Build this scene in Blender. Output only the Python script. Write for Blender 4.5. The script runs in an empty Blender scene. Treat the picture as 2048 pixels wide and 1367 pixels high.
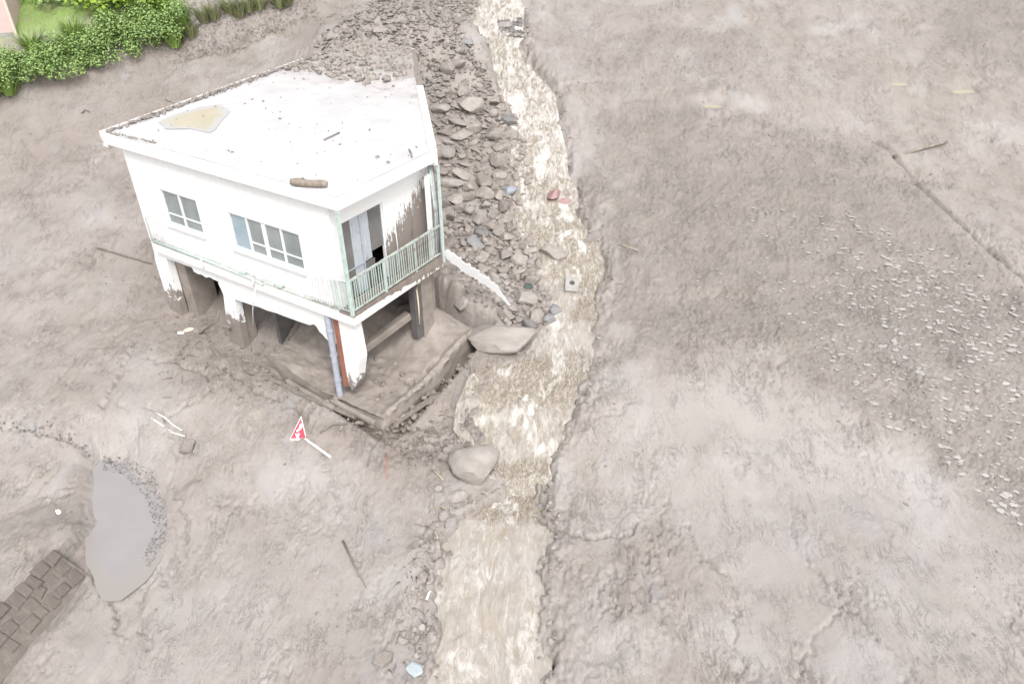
import bpy, math, random
import numpy as np
from mathutils import Vector, Matrix, noise as mnoise
random.seed(7); RNG = np.random.default_rng(7)
S = bpy.context.scene; COL = S.collection

# ------------------------------------------------------------------ camera, sky, sun, exposure
CAMH, FPX, PITCH = 12.25, 1456.0, 0.5951
cam = bpy.data.cameras.new('camera'); camo = bpy.data.objects.new('camera', cam); COL.objects.link(camo)
camo.location = (0, 0, CAMH); camo.rotation_euler = (math.pi/2 - PITCH, 0, 0)
cam.sensor_width = 36; cam.lens = FPX/2048*36; cam.clip_end = 2000; cam.clip_start = .1
S.camera = camo
W = bpy.data.worlds.new('World'); S.world = W; W.use_nodes = True
wn = W.node_tree; bg = wn.nodes['Background']
sky = wn.nodes.new('ShaderNodeTexSky'); sky.sky_type = 'NISHITA'; sky.sun_disc = False
SUN_EL, SUN_AZ = math.radians(54), math.radians(162)      # from the right, a little behind the camera
sky.sun_elevation = SUN_EL; sky.sun_rotation = SUN_AZ; sky.dust_density = 3.0; sky.air_density = 1.0
hs = wn.nodes.new('ShaderNodeHueSaturation'); hs.inputs['Saturation'].default_value = 0.10
wn.links.new(sky.outputs[0], hs.inputs['Color']); wn.links.new(hs.outputs[0], bg.inputs[0])
bg.inputs[1].default_value = 0.15
sun = bpy.data.lights.new('sun', 'SUN'); sun.energy = 1.0; sun.angle = math.radians(14); sun.color = (1, .965, .92)
suno = bpy.data.objects.new('sun', sun); COL.objects.link(suno)
sd = Vector((math.sin(SUN_AZ)*math.cos(SUN_EL), math.cos(SUN_AZ)*math.cos(SUN_EL), math.sin(SUN_EL)))
suno.rotation_euler = sd.to_track_quat('Z', 'Y').to_euler(); suno.location = sd*80
S.view_settings.view_transform = 'Standard'; S.view_settings.look = 'None'
S.view_settings.gamma = 1; S.view_settings.use_curve_mapping = False
S.view_settings.exposure = 0.97

# ------------------------------------------------------------------ noise in numpy
_perm = np.random.default_rng(3).permutation(256); _perm = np.concatenate([_perm, _perm, _perm])
_ga = np.random.default_rng(4).random(256)*2*np.pi; _gx, _gy = np.cos(_ga), np.sin(_ga)
def per(x, y, seed=0):
    x = np.asarray(x, float)+seed*17.31; y = np.asarray(y, float)+seed*9.77
    xi = np.floor(x).astype(int); yi = np.floor(y).astype(int); fx = x-xi; fy = y-yi
    X = xi & 255; Y = yi & 255
    def g(a, b, dx, dy):
        h = _perm[_perm[(X+a) & 255]+((Y+b) & 255)]
        return _gx[h]*dx+_gy[h]*dy
    u = fx*fx*fx*(fx*(fx*6-15)+10); v = fy*fy*fy*(fy*(fy*6-15)+10)
    a = g(0, 0, fx, fy)*(1-u)+g(1, 0, fx-1, fy)*u
    b = g(0, 1, fx, fy-1)*(1-u)+g(1, 1, fx-1, fy-1)*u
    return (a*(1-v)+b*v)*1.5
def fbm(x, y, o=4, seed=0, r=.5):
    s = 0; a = 1; t = 0
    for k in range(o):
        s = s+a*per(x*2**k, y*2**k, seed+k); t += a; a *= r
    return s/t
def sst(a, b, x):
    t = np.clip((x-a)/(b-a), 0, 1); return t*t*(3-2*t)

# ------------------------------------------------------------------ survey: pixel of the photograph (2048 wide) -> ground
ZK = np.array([(-200, -14), (-20, -3.2), (4, -1.6), (8, -1.4), (12.5, -1.1), (14.2, -.62), (15.5, -.1), (17.5, .15), (19, .38), (21, .95), (25, 2.3), (29, 4.0), (35, 6.2), (45, 9.2), (60, 12.6), (90, 18), (300, 45)], float)
_zy = np.linspace(-200, 300, 5001); _zz = np.interp(_zy, ZK[:, 0], ZK[:, 1])
_zz = np.convolve(np.pad(_zz, 9, 'edge'), np.hanning(19)/np.hanning(19).sum(), 'valid')
def z0(y): return np.interp(y, _zy, _zz)
CP, SP = math.cos(PITCH), math.sin(PITCH)
def ray(u, v):
    a = (u-1024)/FPX; b = -(v-683.5)/FPX
    return np.array([a, CP+b*SP, -SP+b*CP])
def hit(u, v, fn):
    d = ray(u, v); lo, hi = 3., 160.
    for n in (500, 60, 30):
        t = np.linspace(lo, hi, n); P = d[None]*t[:, None]
        below = (P[:, 2]+CAMH) < fn(P[:, 0], P[:, 1])
        k = int(np.argmax(below)) if below.any() else n-1
        lo, hi = t[max(k-1, 0)], t[k]
    return P[k]+np.array([0, 0, CAMH])
def G0(u, v): return hit(u, v, lambda x, y: z0(y))[:2]
def poly0(pts): return np.array([G0(*p) for p in pts])

AZ = 0.5532
E1 = np.array([-math.cos(AZ), math.sin(AZ)]); E2 = np.array([math.sin(AZ), math.cos(AZ)])
OB = np.array([-3.84, 14.894])
def hw(i, j, z): p = OB+E1*i+E2*j; return Vector((p[0], p[1], z))   # house coordinates -> world
def h_on_j(u, v, j):                                           # pixel on the vertical plane e2 = j -> (i, z)
    d = ray(u, v); t = (j+OB@E2)/(d[:2]@E2); P = d*t
    return float((P[:2]-OB)@E1), float(P[2]+CAMH)

def seglen(poly, closed=False):
    a = poly; b = np.roll(poly, -1, 0) if closed else None
    return (a, b) if closed else (poly[:-1], poly[1:])
def linedist(x, y, line, far=3.0):
    """distance to a polyline and the side (left positive), only near it"""
    x = np.asarray(x, float); y = np.asarray(y, float)
    D = np.full(x.shape, far); SG = np.zeros(x.shape)
    m = (x > line[:, 0].min()-far) & (x < line[:, 0].max()+far) & (y > line[:, 1].min()-far) & (y < line[:, 1].max()+far)
    if not m.any(): return D, SG
    px, py = x[m], y[m]; d = np.full(px.shape, far); s = np.zeros(px.shape)
    for a, b in zip(line[:-1], line[1:]):
        e = b-a; L = (e@e)+1e-12
        t = np.clip(((px-a[0])*e[0]+(py-a[1])*e[1])/L, 0, 1)
        q = np.hypot(px-a[0]-t*e[0], py-a[1]-t*e[1]); k = q < d
        d[k] = q[k]; s[k] = np.sign(e[0]*(py-a[1])-e[1]*(px-a[0]))[k]
    D[m] = d; SG[m] = s
    return D, SG
def inside(x, y, P):
    x = np.asarray(x, float); y = np.asarray(y, float); r = np.zeros(x.shape, bool)
    m = (x > P[:, 0].min()) & (x < P[:, 0].max()) & (y > P[:, 1].min()) & (y < P[:, 1].max())
    px, py = x[m], y[m]; c = np.zeros(px.shape, bool)
    for a, b in zip(P, np.roll(P, -1, 0)):
        if a[1] == b[1]: continue
        k = ((a[1] > py) != (b[1] > py)) & (px < (b[0]-a[0])*(py-a[1])/(b[1]-a[1])+a[0]); c ^= k
    r[m] = c; return r
def soft(x, y, P, w=.5):
    """1 inside the polygon, falling to 0 over w metres round its edge"""
    d, _ = linedist(x, y, np.vstack([P, P[:1]]), w)
    i = inside(x, y, P); return np.where(i, .5+.5*np.clip(d/w, 0, 1), .5-.5*np.clip(d/w, 0, 1))

# stream banks (photo pixels, top to bottom)
RB = [(1052, -60), (1045, 0), (1040, 70), (1055, 120), (1105, 180), (1115, 250), (1128, 300), (1130, 345), (1150, 380), (1155, 440), (1190, 490), (1215, 540), (1197, 600), (1180, 660), (1187, 720), (1165, 790), (1132, 860), (1100, 930), (1092, 1000), (1108, 1060), (1095, 1120), (1088, 1200), (1095, 1290), (1090, 1367), (1095, 1500), (1110, 1900)]
LB = [(985, -60), (955, 0), (925, 60), (965, 130), (985, 180), (1020, 230), (1010, 300), (1032, 370), (1015, 430), (1050, 500), (1058, 560), (1110, 620), (1075, 680), (1052, 715), (970, 745), (945, 800), (940, 850), (985, 920), (1000, 980), (915, 1020), (885, 1080), (862, 1160), (868, 1250), (850, 1367), (845, 1500), (815, 1900)]
RBW = poly0(RB)[::-1]; LBW = poly0(LB)[::-1]
def xl(y): return np.interp(y, np.maximum.accumulate(LBW[:, 1]), LBW[:, 0])
def xr(y): return np.interp(y, np.maximum.accumulate(RBW[:, 1]), RBW[:, 0])
YW = lambda v: G0(1080, v)[1]
_wk = []
for v, dz in [(1900, -.12), (1560, -.12), (1040, -.16), (974, -.56), (955, -.06), (800, -.22), (735, -.08), (560, -.18), (500, -.06), (380, -.12), (300, -.06), (120, -.14), (80, -.02), (0, -.10), (-60, -.10)]:
    y_ = YW(v); _wk.append((y_, float(z0(y_))+dz))
_wk = np.array(sorted(_wk)); _wk[:, 1] = np.maximum.accumulate(_wk[:, 1])
def zwater(y): return np.interp(y, _wk[:, 0], _wk[:, 1])+np.clip(y-_wk[-1, 0], 0, None)*.25

BANK = poly0([(-700, 395), (-250, 280), (0, 222), (150, 180), (330, 135), (470, 110), (600, 84), (655, 60), (760, 0), (800, -30)])
PUD = poly0([(160, 915), (185, 868), (245, 880), (300, 950), (328, 1000), (326, 1065), (290, 1125), (245, 1172), (215, 1165), (190, 1110), (176, 1030)])
PZ = float(z0(PUD[:, 1].mean()))-.06
ROAD = poly0([(-200, 300), (0, 232), (300, 155), (600, 92), (640, 100), (620, 130), (430, 190), (215, 262), (150, 330), (-200, 400)])
DARKR = poly0([(1160, 330), (1210, 225), (1340, 215), (1480, 255), (1640, 290), (1745, 320), (1850, 430), (2048, 640), (2300, 900), (2300, 1330), (2048, 1130), (1900, 1000), (1760, 880), (1640, 815), (1500, 700), (1380, 680), (1260, 720), (1225, 560), (1170, 440)])
DARKT = poly0([(1800, 20), (1840, -40), (2600, -40), (2600, 260), (2048, 185), (1960, 150), (1870, 100)])
DARKM = poly0([(1110, 170), (1160, 120), (1330, 80), (1500, 90), (1560, 150), (1440, 175), (1250, 180)])
SMOOR = poly0([(1260, 770), (1450, 760), (1620, 830), (1900, 1010), (2060, 1150), (2060, 1420), (1500, 1420), (1420, 1200), (1330, 1000), (1200, 900)])
SMOOL = poly0([(200, 800), (290, 700), (350, 730), (380, 800), (350, 1000), (560, 1080), (540, 1420), (60, 1420), (160, 1250), (130, 1000)])
SMOOC = poly0([(560, 1300), (480, 1000), (500, 860), (600, 890), (700, 950), (850, 990), (820, 1150), (760, 1380)])
DARKL = poly0([(0, 330), (150, 300), (260, 330), (290, 400), (150, 420), (60, 480), (0, 450)])
DARKC = poly0([(300, 640), (370, 660), (660, 760), (770, 850), (900, 850), (930, 760), (950, 820), (900, 880), (760, 880), (600, 860), (430, 780), (290, 740)])
FIELD_PX = ([(628, 95), (700, 40), (760, -60), (985, -60), (950, 20), (915, 60), (975, 150), (1005, 230), (1005, 300), (1030, 370), (1010, 430), (1050, 500), (1056, 560), (1085, 640), (1000, 640), (935, 600), (880, 520), (872, 420), (868, 300), (835, 110), (730, 82), (660, 130)])
LOWR = poly0([(775, 850), (905, 740), (935, 700), (960, 740), (940, 850), (960, 900), (880, 880), (800, 890)])
WALLTOP = poly0([(-260, 1590), (-90, 1372), (0, 1272), (60, 1205), (100, 1165), (118, 1142)])
FIELD = None
CRACKS = [  # photo polyline, half width, depth, step to the left side
    ([(1742, 305), (1770, 330), (1835, 405), (1950, 530), (2048, 625), (2200, 760)], .09, .22, -.05),
    ([(1113, 176), (1150, 174), (1205, 165)], .06, .14, .06), ([(1425, 250), (1490, 262)], .05, .08, .03),
    ([(1130, 1062), (1180, 1080), (1245, 1080), (1272, 1058)], .05, .12, .05),
    ([(1370, 1060), (1400, 1130), (1445, 1160), (1475, 1215), (1462, 1280), (1478, 1330), (1465, 1400)], .035, .07, -.06),
    ([(1690, 1190), (1688, 1225), (1620, 1290), (1590, 1370)], .03, .05, -.04), ([(1570, 1070), (1590, 1120), (1690, 1240), (1760, 1320)], .03, .05, .03),
    ([(1290, 1110), (1300, 1210), (1330, 1220)], .04, .06, .03), ([(1150, 855), (1210, 840), (1270, 810)], .03, .06, .03),
    ([(-40, 845), (60, 858), (110, 868), (165, 888), (205, 905)], .10, .10, .10), ([(160, 890), (190, 850), (215, 790), (250, 730)], .05, .08, .05),
    ([(235, 790), (270, 850), (272, 930), (300, 985)], .03, .05, .03), ([(330, 830), (350, 900), (340, 960), (372, 1040), (370, 1080)], .035, .07, -.04),
    ([(290, 800), (330, 830), (395, 800), (440, 770)], .04, .08, .05), ([(385, 640), (380, 690), (330, 730), (300, 720)], .04, .06, .04),
    ([(450, 740), (530, 790), (615, 836)], .05, .14, .08), ([(615, 836), (622, 870)], .04, .07, .04),
    ([(345, 720), (430, 755), (452, 735)], .05, .12, .06), ([(420, 760), (440, 742)], .06, .12, 0),
    ([(330, 1165), (310, 1130), (286, 1190), (282, 1260), (300, 1290)], .035, .06, .03), ([(170, 1000), (172, 1090), (185, 1150), (225, 1210), (240, 1270)], .05, .09, -.05),
    ([(860, 1040), (840, 1100), (875, 1110), (860, 1140), (850, 1190)], .05, .10, .05), ([(640, 900), (700, 1060), (720, 1150)], .03, .05, .02),
    ([(830, 870), (880, 875), (910, 860)], .06, .12, .05), ([(760, 860), (800, 885), (870, 890)], .06, .14, .08),
    ([(1750, 150), (1850, 160), (1990, 200)], .05, .05, .03), ([(1290, 300), (1400, 260), (1560, 300)], .04, .05, .03),
]
CRACKW = [(poly0(p), w, d, s) for p, w, d, s in CRACKS]

def house_ij(x, y):
    dx, dy = np.asarray(x, float)-OB[0], np.asarray(y, float)-OB[1]
    return dx*E1[0]+dy*E1[1], dx*E2[0]+dy*E2[1]
def hmacro(x, y):
    x = np.asarray(x, float); y = np.asarray(y, float)
    h = z0(y)
    # debris heaped against the back of the roof
    h = h+1.9*np.exp(-((x+4.6)/4.4)**2-((y-31.4)/2.4)**2)
    i, j = house_ij(x, y)
    h = h+.5*np.exp(-((i-.9)/1.3)**2-((j-4.9)/1.2)**2)
    # right bank: scarp and a slight rise
    r = x-xr(y)
    h = h+.12*sst(-.05, .3, r)+.12*sst(.2, 1.2, r)*sst(13, 18, y)*(1-sst(21, 25, y))-.12*sst(-.05, .3, r)*sst(22, 26, y)+.5*sst(1, 9, r)
    # green bank on the left
    d, s = linedist(x, y, BANK, 6.0); sd_ = d*s
    far = (x < BANK[0, 0]) & (y > 20)
    sd_ = np.where(far, 6, sd_)
    up = 1-.75*sst(-11, -5, x)
    h = h+(1.75*sst(.0, 2.0, sd_)+.5*sst(2, 6, sd_))*up
    # dip between the terrace and the stream
    h = h-.30*soft(x, y, LOWR, .7)
    h = h+1.0*sst(2.6, 4.2, i)*(1-sst(6.6, 7.6, i))*sst(.5, 2.4, j)*(1-sst(3.6, 4.2, j))
    # step behind the stone wall
    d, s = linedist(x, y, WALLTOP, 2.5)
    sd2 = d*s; h = h+.42*sst(-.02, .16, sd2)*(1-sst(.5, 2.5, sd2))-.12*sst(-1.1, -.5, sd2)*(1-sst(-.1, .1, sd2))
    # under the terrace and house
    k = sst(-1.05, -.70, i)*(1-sst(2.4, 3.4, i))*sst(-.34, -.06, j)*(1-sst(4.3, 5.2, j))
    h = h*(1-k)+(-.75)*k
    return h
FIELD = np.array([hit(u, v, hmacro)[:2] for u, v in FIELD_PX])
def channel(x, y):
    """0 outside the stream, 1 in its bed"""
    e = .26*per(x/.6, y/.6, 95)+.14*per(x/.22, y/.22, 96)+.07*per(x/.09, y/.09, 97); a = sst(0.0, .35, x-xl(y)+e); b = sst(-.10-.5*sst(20, 26, y), .14+.2*sst(20, 26, y), xr(y)-x+e-.05)
    return np.minimum(a, b)
YPX = [(1425, 229, 26, 11), (1791, 192, 24, 11), (1920, 207, 30, 13)]
YP = []
for u, v, a, b in YPX:
    P = poly0([(u+a*math.cos(t), v+b*math.sin(t)) for t in np.linspace(0, 2*math.pi, 9)[:-1]]); c_ = P.mean(0); YP.append((P, float(hmacro(np.array([c_[0]]), np.array([c_[1]]))[0])))
def masks(x, y):
    m = {}
    m['road'] = soft(x, y, ROAD, .5)
    wx = x+.75*fbm(x/1.6, y/1.6, 5, 61, .65); wy = y+.75*fbm(x/1.6, y/1.6, 5, 71, .65)
    m['dark'] = np.maximum.reduce([soft(wx, wy, DARKR, .4), soft(wx, wy, DARKT, .5), .55*soft(wx, wy, DARKM, .7), .5*soft(wx, wy, DARKL, .7), .0*x])
    ii, jj = house_ij(x, y); nearh = (1-sst(.3, 2.6, np.maximum(np.maximum(-.7-ii, ii-8.2), np.maximum(-.1-jj, jj-4))))*(fbm(x/.9, y/.9, 3, 66)*.6+.75); m['brown'] = np.clip(np.maximum.reduce([.85*soft(wx, wy, DARKC, .6), nearh, .42*m['road'], .7*soft(wx, wy, LOWR, .6)]), 0, 1)
    m['smooth'] = np.maximum.reduce([m['road'], .85*soft(wx, wy, SMOOR, .8), .8*soft(wx, wy, SMOOL, .6), .6*soft(wx, wy, SMOOC, .5)])
    m['pud'] = soft(x, y, PUD, 1.0)
    m['field'] = soft(x, y, FIELD, .6)
    m['yp'] = [(soft(x, y, P, .6), z) for P, z in YP]
    return m
def hfull(x, y, m=None):
    m = m or masks(x, y)
    h = hmacro(x, y)
    rough = (1-m['smooth'])*(.42+.75*m['dark']+.6*m['field']+.5*m['brown'])
    i, j = house_ij(x, y)
    n1 = fbm(x/3.2, y/3.6, 3, 1)
    h = h+.065*n1*(1-.7*m['road'])*(1-.5*m['smooth'])
    w = x+.35*fbm(x/1.3, y/1.3, 3, 11)
    flow = fbm(w/.55, y/2.2, 3, 21)
    h = h+.022*flow*(1-.85*m['road'])*(1-.8*m['smooth'])*(1-.5*m['dark'])
    lx = x+.22*fbm(x/.55, y/.55, 2, 201)+.07*per(x/.16, y/.16, 203)+.035*per(x/.08, y/.09, 204); ly = y+.22*fbm(x/.55, y/.55, 2, 205)+.07*per(x/.16, y/.16, 207)
    ln = fbm(lx/1.9, ly/3.4, 3, 208); lm = (.25+.75*sst(-.15, .2, fbm(x/2.2, y/2.6, 2, 211)))*(1-.92*m['road'])
    for th in (-.34, -.2, -.08, .04, .16, .3): h = h+.024*sst(th-.012, th+.012, ln)*lm*(1-.75*m['smooth'])
    rid = 1-np.abs(per(w/.9, y/1.5, 31)); h = h+.03*rid**4*(1-m['smooth'])
    h = h+.018*fbm(x/.11, y/.34, 3, 33)*(1-.8*m['smooth'])*(.25+rough)
    # wiggly short grooves where the mud has torn
    c = per(w/.36, y/1.5, 41)+.5*per(x/.13, y/.45, 42)+.25*per(x/.07, y/.12, 44); cm = sst(.05, .35, fbm(x/1.7, y/1.7, 2, 43)+.1*m['dark'])
    h = h-.075*np.exp(-(c/.13)**2)*cm*(1-.7*m['smooth'])*(1-.5*m['dark'])
    h = h+.024*np.abs(per(x/.28, y/.34, 51))*rough+.030*np.abs(per(x/.12, y/.13, 52))*rough+.028*per(x/.07, y/.075, 53)*rough
    mo = np.exp(-((i-.6)/1.5)**2-((j-4.9)/1.5)**2); h = h+mo*(.16*np.abs(per(x/.42, y/.42, 57))+.10*np.abs(per(x/.2, y/.2, 58)))
    for line, wd, dp, st in CRACKW:
        jx, jy = x+.12*per(x/.3, y/.3, 81)+.06*per(x/.1, y/.1, 82), y+.12*per(x/.3, y/.3, 83)+.06*per(x/.1, y/.1, 85)
        if line is CRACKW[0][0]: jx, jy = x+.05*per(x/.3, y/.3, 81), y+.05*per(x/.3, y/.3, 83)
        d, s = linedist(jx, jy, line, 1.2)
        if not (d < 1.2).any(): continue
        h = h-dp*1.25*np.exp(-(d/max(wd*.8, .042))**2)*(1 if line is CRACKW[0][0] else .55+.45*np.clip(per(x/.4, y/.4, 84)*2+.6, 0, 1))+np.where(d < 1.2, .6*st*np.where(s > 0, 1, 0)*(1-sst(.0, .9, d)), 0)
    # stream bed
    ch = channel(x, y)
    bed = zwater(y)-.22+.12*fbm(x/.6, y/.6, 2, 91)
    h = np.where(ch > 0, h*(1-ch)+np.minimum(h, bed)*ch, h)
    # right bank edge: torn lip
    r = x-xr(y); lip = np.exp(-((r-.28)/.2)**2)
    h = h+(.09*per(x/.4, y/.6, 92)+.05*per(x/.12, y/.2, 98)-.05*np.abs(per(x/.2, y/.7, 99)))*np.exp(-((r-.3)/.38)**2)
    # puddle floor
    k = sst(.15, .75, m['pud']); h = h*(1-k)+(PZ+.11-.20*sst(.26, .62, m['pud'])+.07*fbm(x/.5, y/.5, 4, 93))*k
    for mk, z in m['yp']: k = sst(.1, .7, mk); h = h*(1-k)+(z+.07-.16*sst(.35, .75, mk)+.05*fbm(x/.4, y/.4, 3, 94))*k
    # keep mud below the floor of the terrace
    return h
def G(u, v, lift=0):
    p = hit(u, v, gza); z = gz(p[0], p[1])
    return Vector((p[0], p[1], z+lift))
GRID = {}
def gza(x, y):
    """height of the built ground, read from its own grid"""
    ys, t, Z = GRID['ys'], GRID['t'], GRID['Z']; y = np.clip(np.asarray(y, float), ys[0], ys[-1]-1e-6)
    r = np.clip(np.searchsorted(ys, y, 'right')-1, 0, len(ys)-2); fy = (y-ys[r])/(ys[r+1]-ys[r])
    def row(k):
        tt = np.clip(np.asarray(x, float)/np.clip(8.2+.60*ys[k], 8.2, 60), t[0], t[-1]-1e-9); c = np.clip(np.searchsorted(t, tt, 'right')-1, 0, len(t)-2); fx = (tt-t[c])/(t[c+1]-t[c]); return Z[k, c]*(1-fx)+Z[k, c+1]*fx
    return row(r)*(1-fy)+row(r+1)*fy
def gz(x, y): return float(gza(np.array([x]), np.array([y]))[0])
def pxm(p):                                                     # metres per photo pixel at a point
    return (Vector(p)-Vector((0, 0, CAMH))).length/FPX

# ------------------------------------------------------------------ materials
def srgb(r, g, b): return tuple((c/255/12.92 if c/255 <= .04045 else ((c/255+.055)/1.055)**2.4) for c in (r, g, b))
class Mat:
    def __init__(s, name):
        s.m = bpy.data.materials.new(name); s.m.use_nodes = True; s.t = s.m.node_tree; s.b = s.t.nodes['Principled BSDF']
        s.co = None
    def n(s, typ, **kw):
        o = s.t.nodes.new(typ)
        for k, v in kw.items(): setattr(o, k, v)
        return o
    def l(s, a, b): s.t.links.new(a, b)
    def coords(s, which='Object', scale=(1, 1, 1)):
        if s.co is None: s.co = s.n('ShaderNodeTexCoord')
        mp = s.n('ShaderNodeMapping'); mp.inputs['Scale'].default_value = scale
        s.l(s.co.outputs[which], mp.inputs[0]); return mp.outputs[0]
    def noise(s, scale, detail=4, rough=.55, vec=None, dist=0):
        o = s.n('ShaderNodeTexNoise'); o.inputs['Scale'].default_value = scale; o.inputs['Detail'].default_value = detail
        o.inputs['Roughness'].default_value = rough; o.inputs['Distortion'].default_value = dist
        if vec is not None: s.l(vec, o.inputs['Vector'])
        return o.outputs['Fac']
    def rng(s, v, a, b, c=0, d=1):
        o = s.n('ShaderNodeMapRange'); s.l(v, o.inputs[0])
        for k, q in zip((1, 2, 3, 4), (a, b, c, d)): o.inputs[k].default_value = q
        return o.outputs[0]
    def mix(s, f, a, b):
        o = s.n('ShaderNodeMix', data_type='RGBA')
        for sock, v in ((o.inputs[0], f), (o.inputs[6], a), (o.inputs[7], b)):
            if isinstance(v, (int, float)): sock.default_value = v
            elif isinstance(v, tuple): sock.default_value = (*v, 1) if len(v) == 3 else v
            else: s.l(v, sock)
        return o.outputs[2]
    def math(s, op, a, b=0.0, c=None):
        o = s.n('ShaderNodeMath', operation=op)
        for k, v in enumerate((a, b) if c is None else (a, b, c)):
            if isinstance(v, (int, float)): o.inputs[k].default_value = v
            else: s.l(v, o.inputs[k])
        return o.outputs[0]
    def attr(s, name): o = s.n('ShaderNodeAttribute'); o.attribute_name = name; return o.outputs['Fac']
    def set(s, name, v):
        k = s.b.inputs[name]
        if isinstance(v, (int, float)): k.default_value = v
        elif isinstance(v, tuple): k.default_value = (*v, 1) if len(v) == 3 else v
        else: s.l(v, k)
    def bump(s, h, strength=.5, dist=.02, prev=None):
        o = s.n('ShaderNodeBump'); o.inputs['Strength'].default_value = strength; o.inputs['Distance'].default_value = dist
        s.l(h, o.inputs['Height'])
        if prev is not None: s.l(prev, o.inputs['Normal'])
        return o.outputs[0]

MUD = (.284, .248, .225); MUD_D = (.214, .184, .165); MUD_L = (.338, .303, .283)
def mat_terrain():
    M = Mat('wet mud ground'); c = M.coords('Object'); cs = M.coords('Object', (1, .45, 1))
    big = M.noise(.35, 4, .6, c); mid = M.noise(2.2, 6, .62, cs, .6); fine = M.noise(26, 5, .7, c); grit = M.noise(90, 3, .7, c)
    col = M.mix(M.rng(big, .38, .64), MUD, MUD_L)
    col = M.mix(M.rng(mid, .52, .72, 0, .75), col, MUD_D)
    col = M.mix(M.math('MULTIPLY', M.attr('dark'), M.rng(M.noise(.55, 5, .65, c), .3, .6, .35, .85)), col, (.215, .191, .175))
    col = M.mix(M.rng(fine, .52, .70, 0, .6), col, (.19, .165, .147))
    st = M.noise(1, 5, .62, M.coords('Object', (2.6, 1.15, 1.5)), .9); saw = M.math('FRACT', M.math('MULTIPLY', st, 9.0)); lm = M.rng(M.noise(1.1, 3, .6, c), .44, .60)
    crease_shade = M.math('MULTIPLY', M.rng(saw, .10, .22, 1, 0), lm); col = M.mix(M.math('MULTIPLY', crease_shade, .6), col, (.155, .132, .116))  # painted shade: dark colour laid along the torn creases of the bump
    st2 = M.noise(1, 4, .7, M.coords('Object', (5.0, 1.7, 4)), .8); l2 = M.math('MULTIPLY', M.rng(M.math('ABSOLUTE', M.math('SUBTRACT', st2, .47)), .005, .04, 1, 0), M.rng(M.noise(.9, 5, .7, c), .48, .58)); col = M.mix(M.math('MULTIPLY', l2, .6), col, (.165, .142, .125))  # finer hairline grooves, their shade painted dark as well
    gs = M.rng(grit, .60, .70, 0, .5); col = M.mix(gs, col, (.165, .145, .13)); gp = M.rng(M.noise(70, 2, .6, c), .66, .74, 0, .45); col = M.mix(gp, col, (.42, .39, .365))
    col = M.mix(M.math('MULTIPLY', M.attr('brown'), .9), col, M.mix(M.rng(fine, .4, .65), (.25, .215, .19), (.19, .16, .14)))
    tan = M.rng(M.noise(.8, 3, .5, c), .58, .72, 0, .28); col = M.mix(tan, col, (.31, .265, .22))
    tl = M.attr('light'); col = M.mix(tl, col, (.40, .375, .365))
    blue = M.math('MULTIPLY', M.rng(M.noise(1.1, 2, .5, cs), .57, .7, 0, .3), M.math('SUBTRACT', 1.0, M.attr('dark'))); col = M.mix(blue, col, (.325, .318, .328))  # bluish patches paint sky sheen into the mud colour
    g = M.math('MULTIPLY', M.attr('grass'), M.rng(M.noise(1.3, 5, .65, c), .32, .55, .35, 1)); col = M.mix(g, M.mix(M.attr('grass'), col, (.26, .235, .15)), (.20, .29, .085))
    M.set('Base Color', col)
    M.set('Roughness', M.rng(mid, .35, .65, .38, .68)); M.set('Specular IOR Level', .55)
    b1 = M.bump(fine, .5, .028); b2 = M.bump(grit, .5, .012, b1)
    b3 = M.bump(M.noise(1, 5, .7, M.coords('Object', (10, 2.6, 6)), .8), .22, .05, b2); b3 = M.bump(M.math('MULTIPLY', saw, lm), .4, .025, b3); b3 = M.bump(M.math('SUBTRACT', 1.0, l2), .5, .03, b3)
    M.set('Normal', b3); return M.m
def mat_simple(name, c1, c2, scale=6, rough=.6, lo=.4, hi=.62, bump=.3, bscale=40, bdist=.01, spec=.4, metal=0, stretch=(1, 1, 1), mud=0.0, mudscale=3, rnd=0.0, muc=MUD):
    M = Mat(name); c = M.coords('Object', stretch)
    col = M.mix(M.rng(M.noise(scale, 5, .6, c), lo, hi), c1, c2)
    if rnd:
        oi = M.n('ShaderNodeObjectInfo'); hsv = M.n('ShaderNodeHueSaturation'); M.l(col, hsv.inputs['Color'])
        M.l(M.rng(oi.outputs['Random'], 0, 1, 1-rnd, 1+rnd), hsv.inputs['Value']); col = hsv.outputs[0]
    if mud: col = M.mix(M.rng(M.noise(mudscale, 6, .7, M.coords('Object')), .5-.28*mud, .62-.28*mud), muc, col) if mud < 0 else M.mix(M.rng(M.noise(mudscale, 6, .7, M.coords('Object')), .66-.3*mud, .74-.3*mud), col, muc)
    M.set('Base Color', col); M.set('Roughness', rough); M.set('Specular IOR Level', spec); M.set('Metallic', metal)
    if bump: M.set('Normal', M.bump(M.noise(bscale, 5, .65, c), bump, bdist))
    return M.m
def mat_zmud(name, paint, ztop, zsoft, clean=None, scale=5, grain=.25):
    """paint above, mud with a ragged edge below the local height ztop"""
    M = Mat(name); sep = M.n('ShaderNodeSeparateXYZ'); M.l(M.coords('Object'), sep.inputs[0])
    n = M.noise(scale, 6, .72, M.coords('Object', (1, 1, .6)), .4)
    d = M.math('ADD', sep.outputs[2], M.rng(n, .3, .7, -.5*zsoft, .5*zsoft))
    f = M.rng(d, ztop-.06, ztop+.06)
    base = M.mix(M.rng(M.noise(30, 3, .6, M.coords('Object')), .66, .74, 0, .35), paint, (.45, .42, .38))
    M.set('Base Color', M.mix(f, M.mix(M.noise(7, 4, .6, M.coords('Object')), MUD, MUD_D), base))
    M.set('Roughness', .62); M.set('Normal', M.bump(M.noise(45, 4, .65, M.coords('Object')), grain, .01)); return M.m
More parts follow.
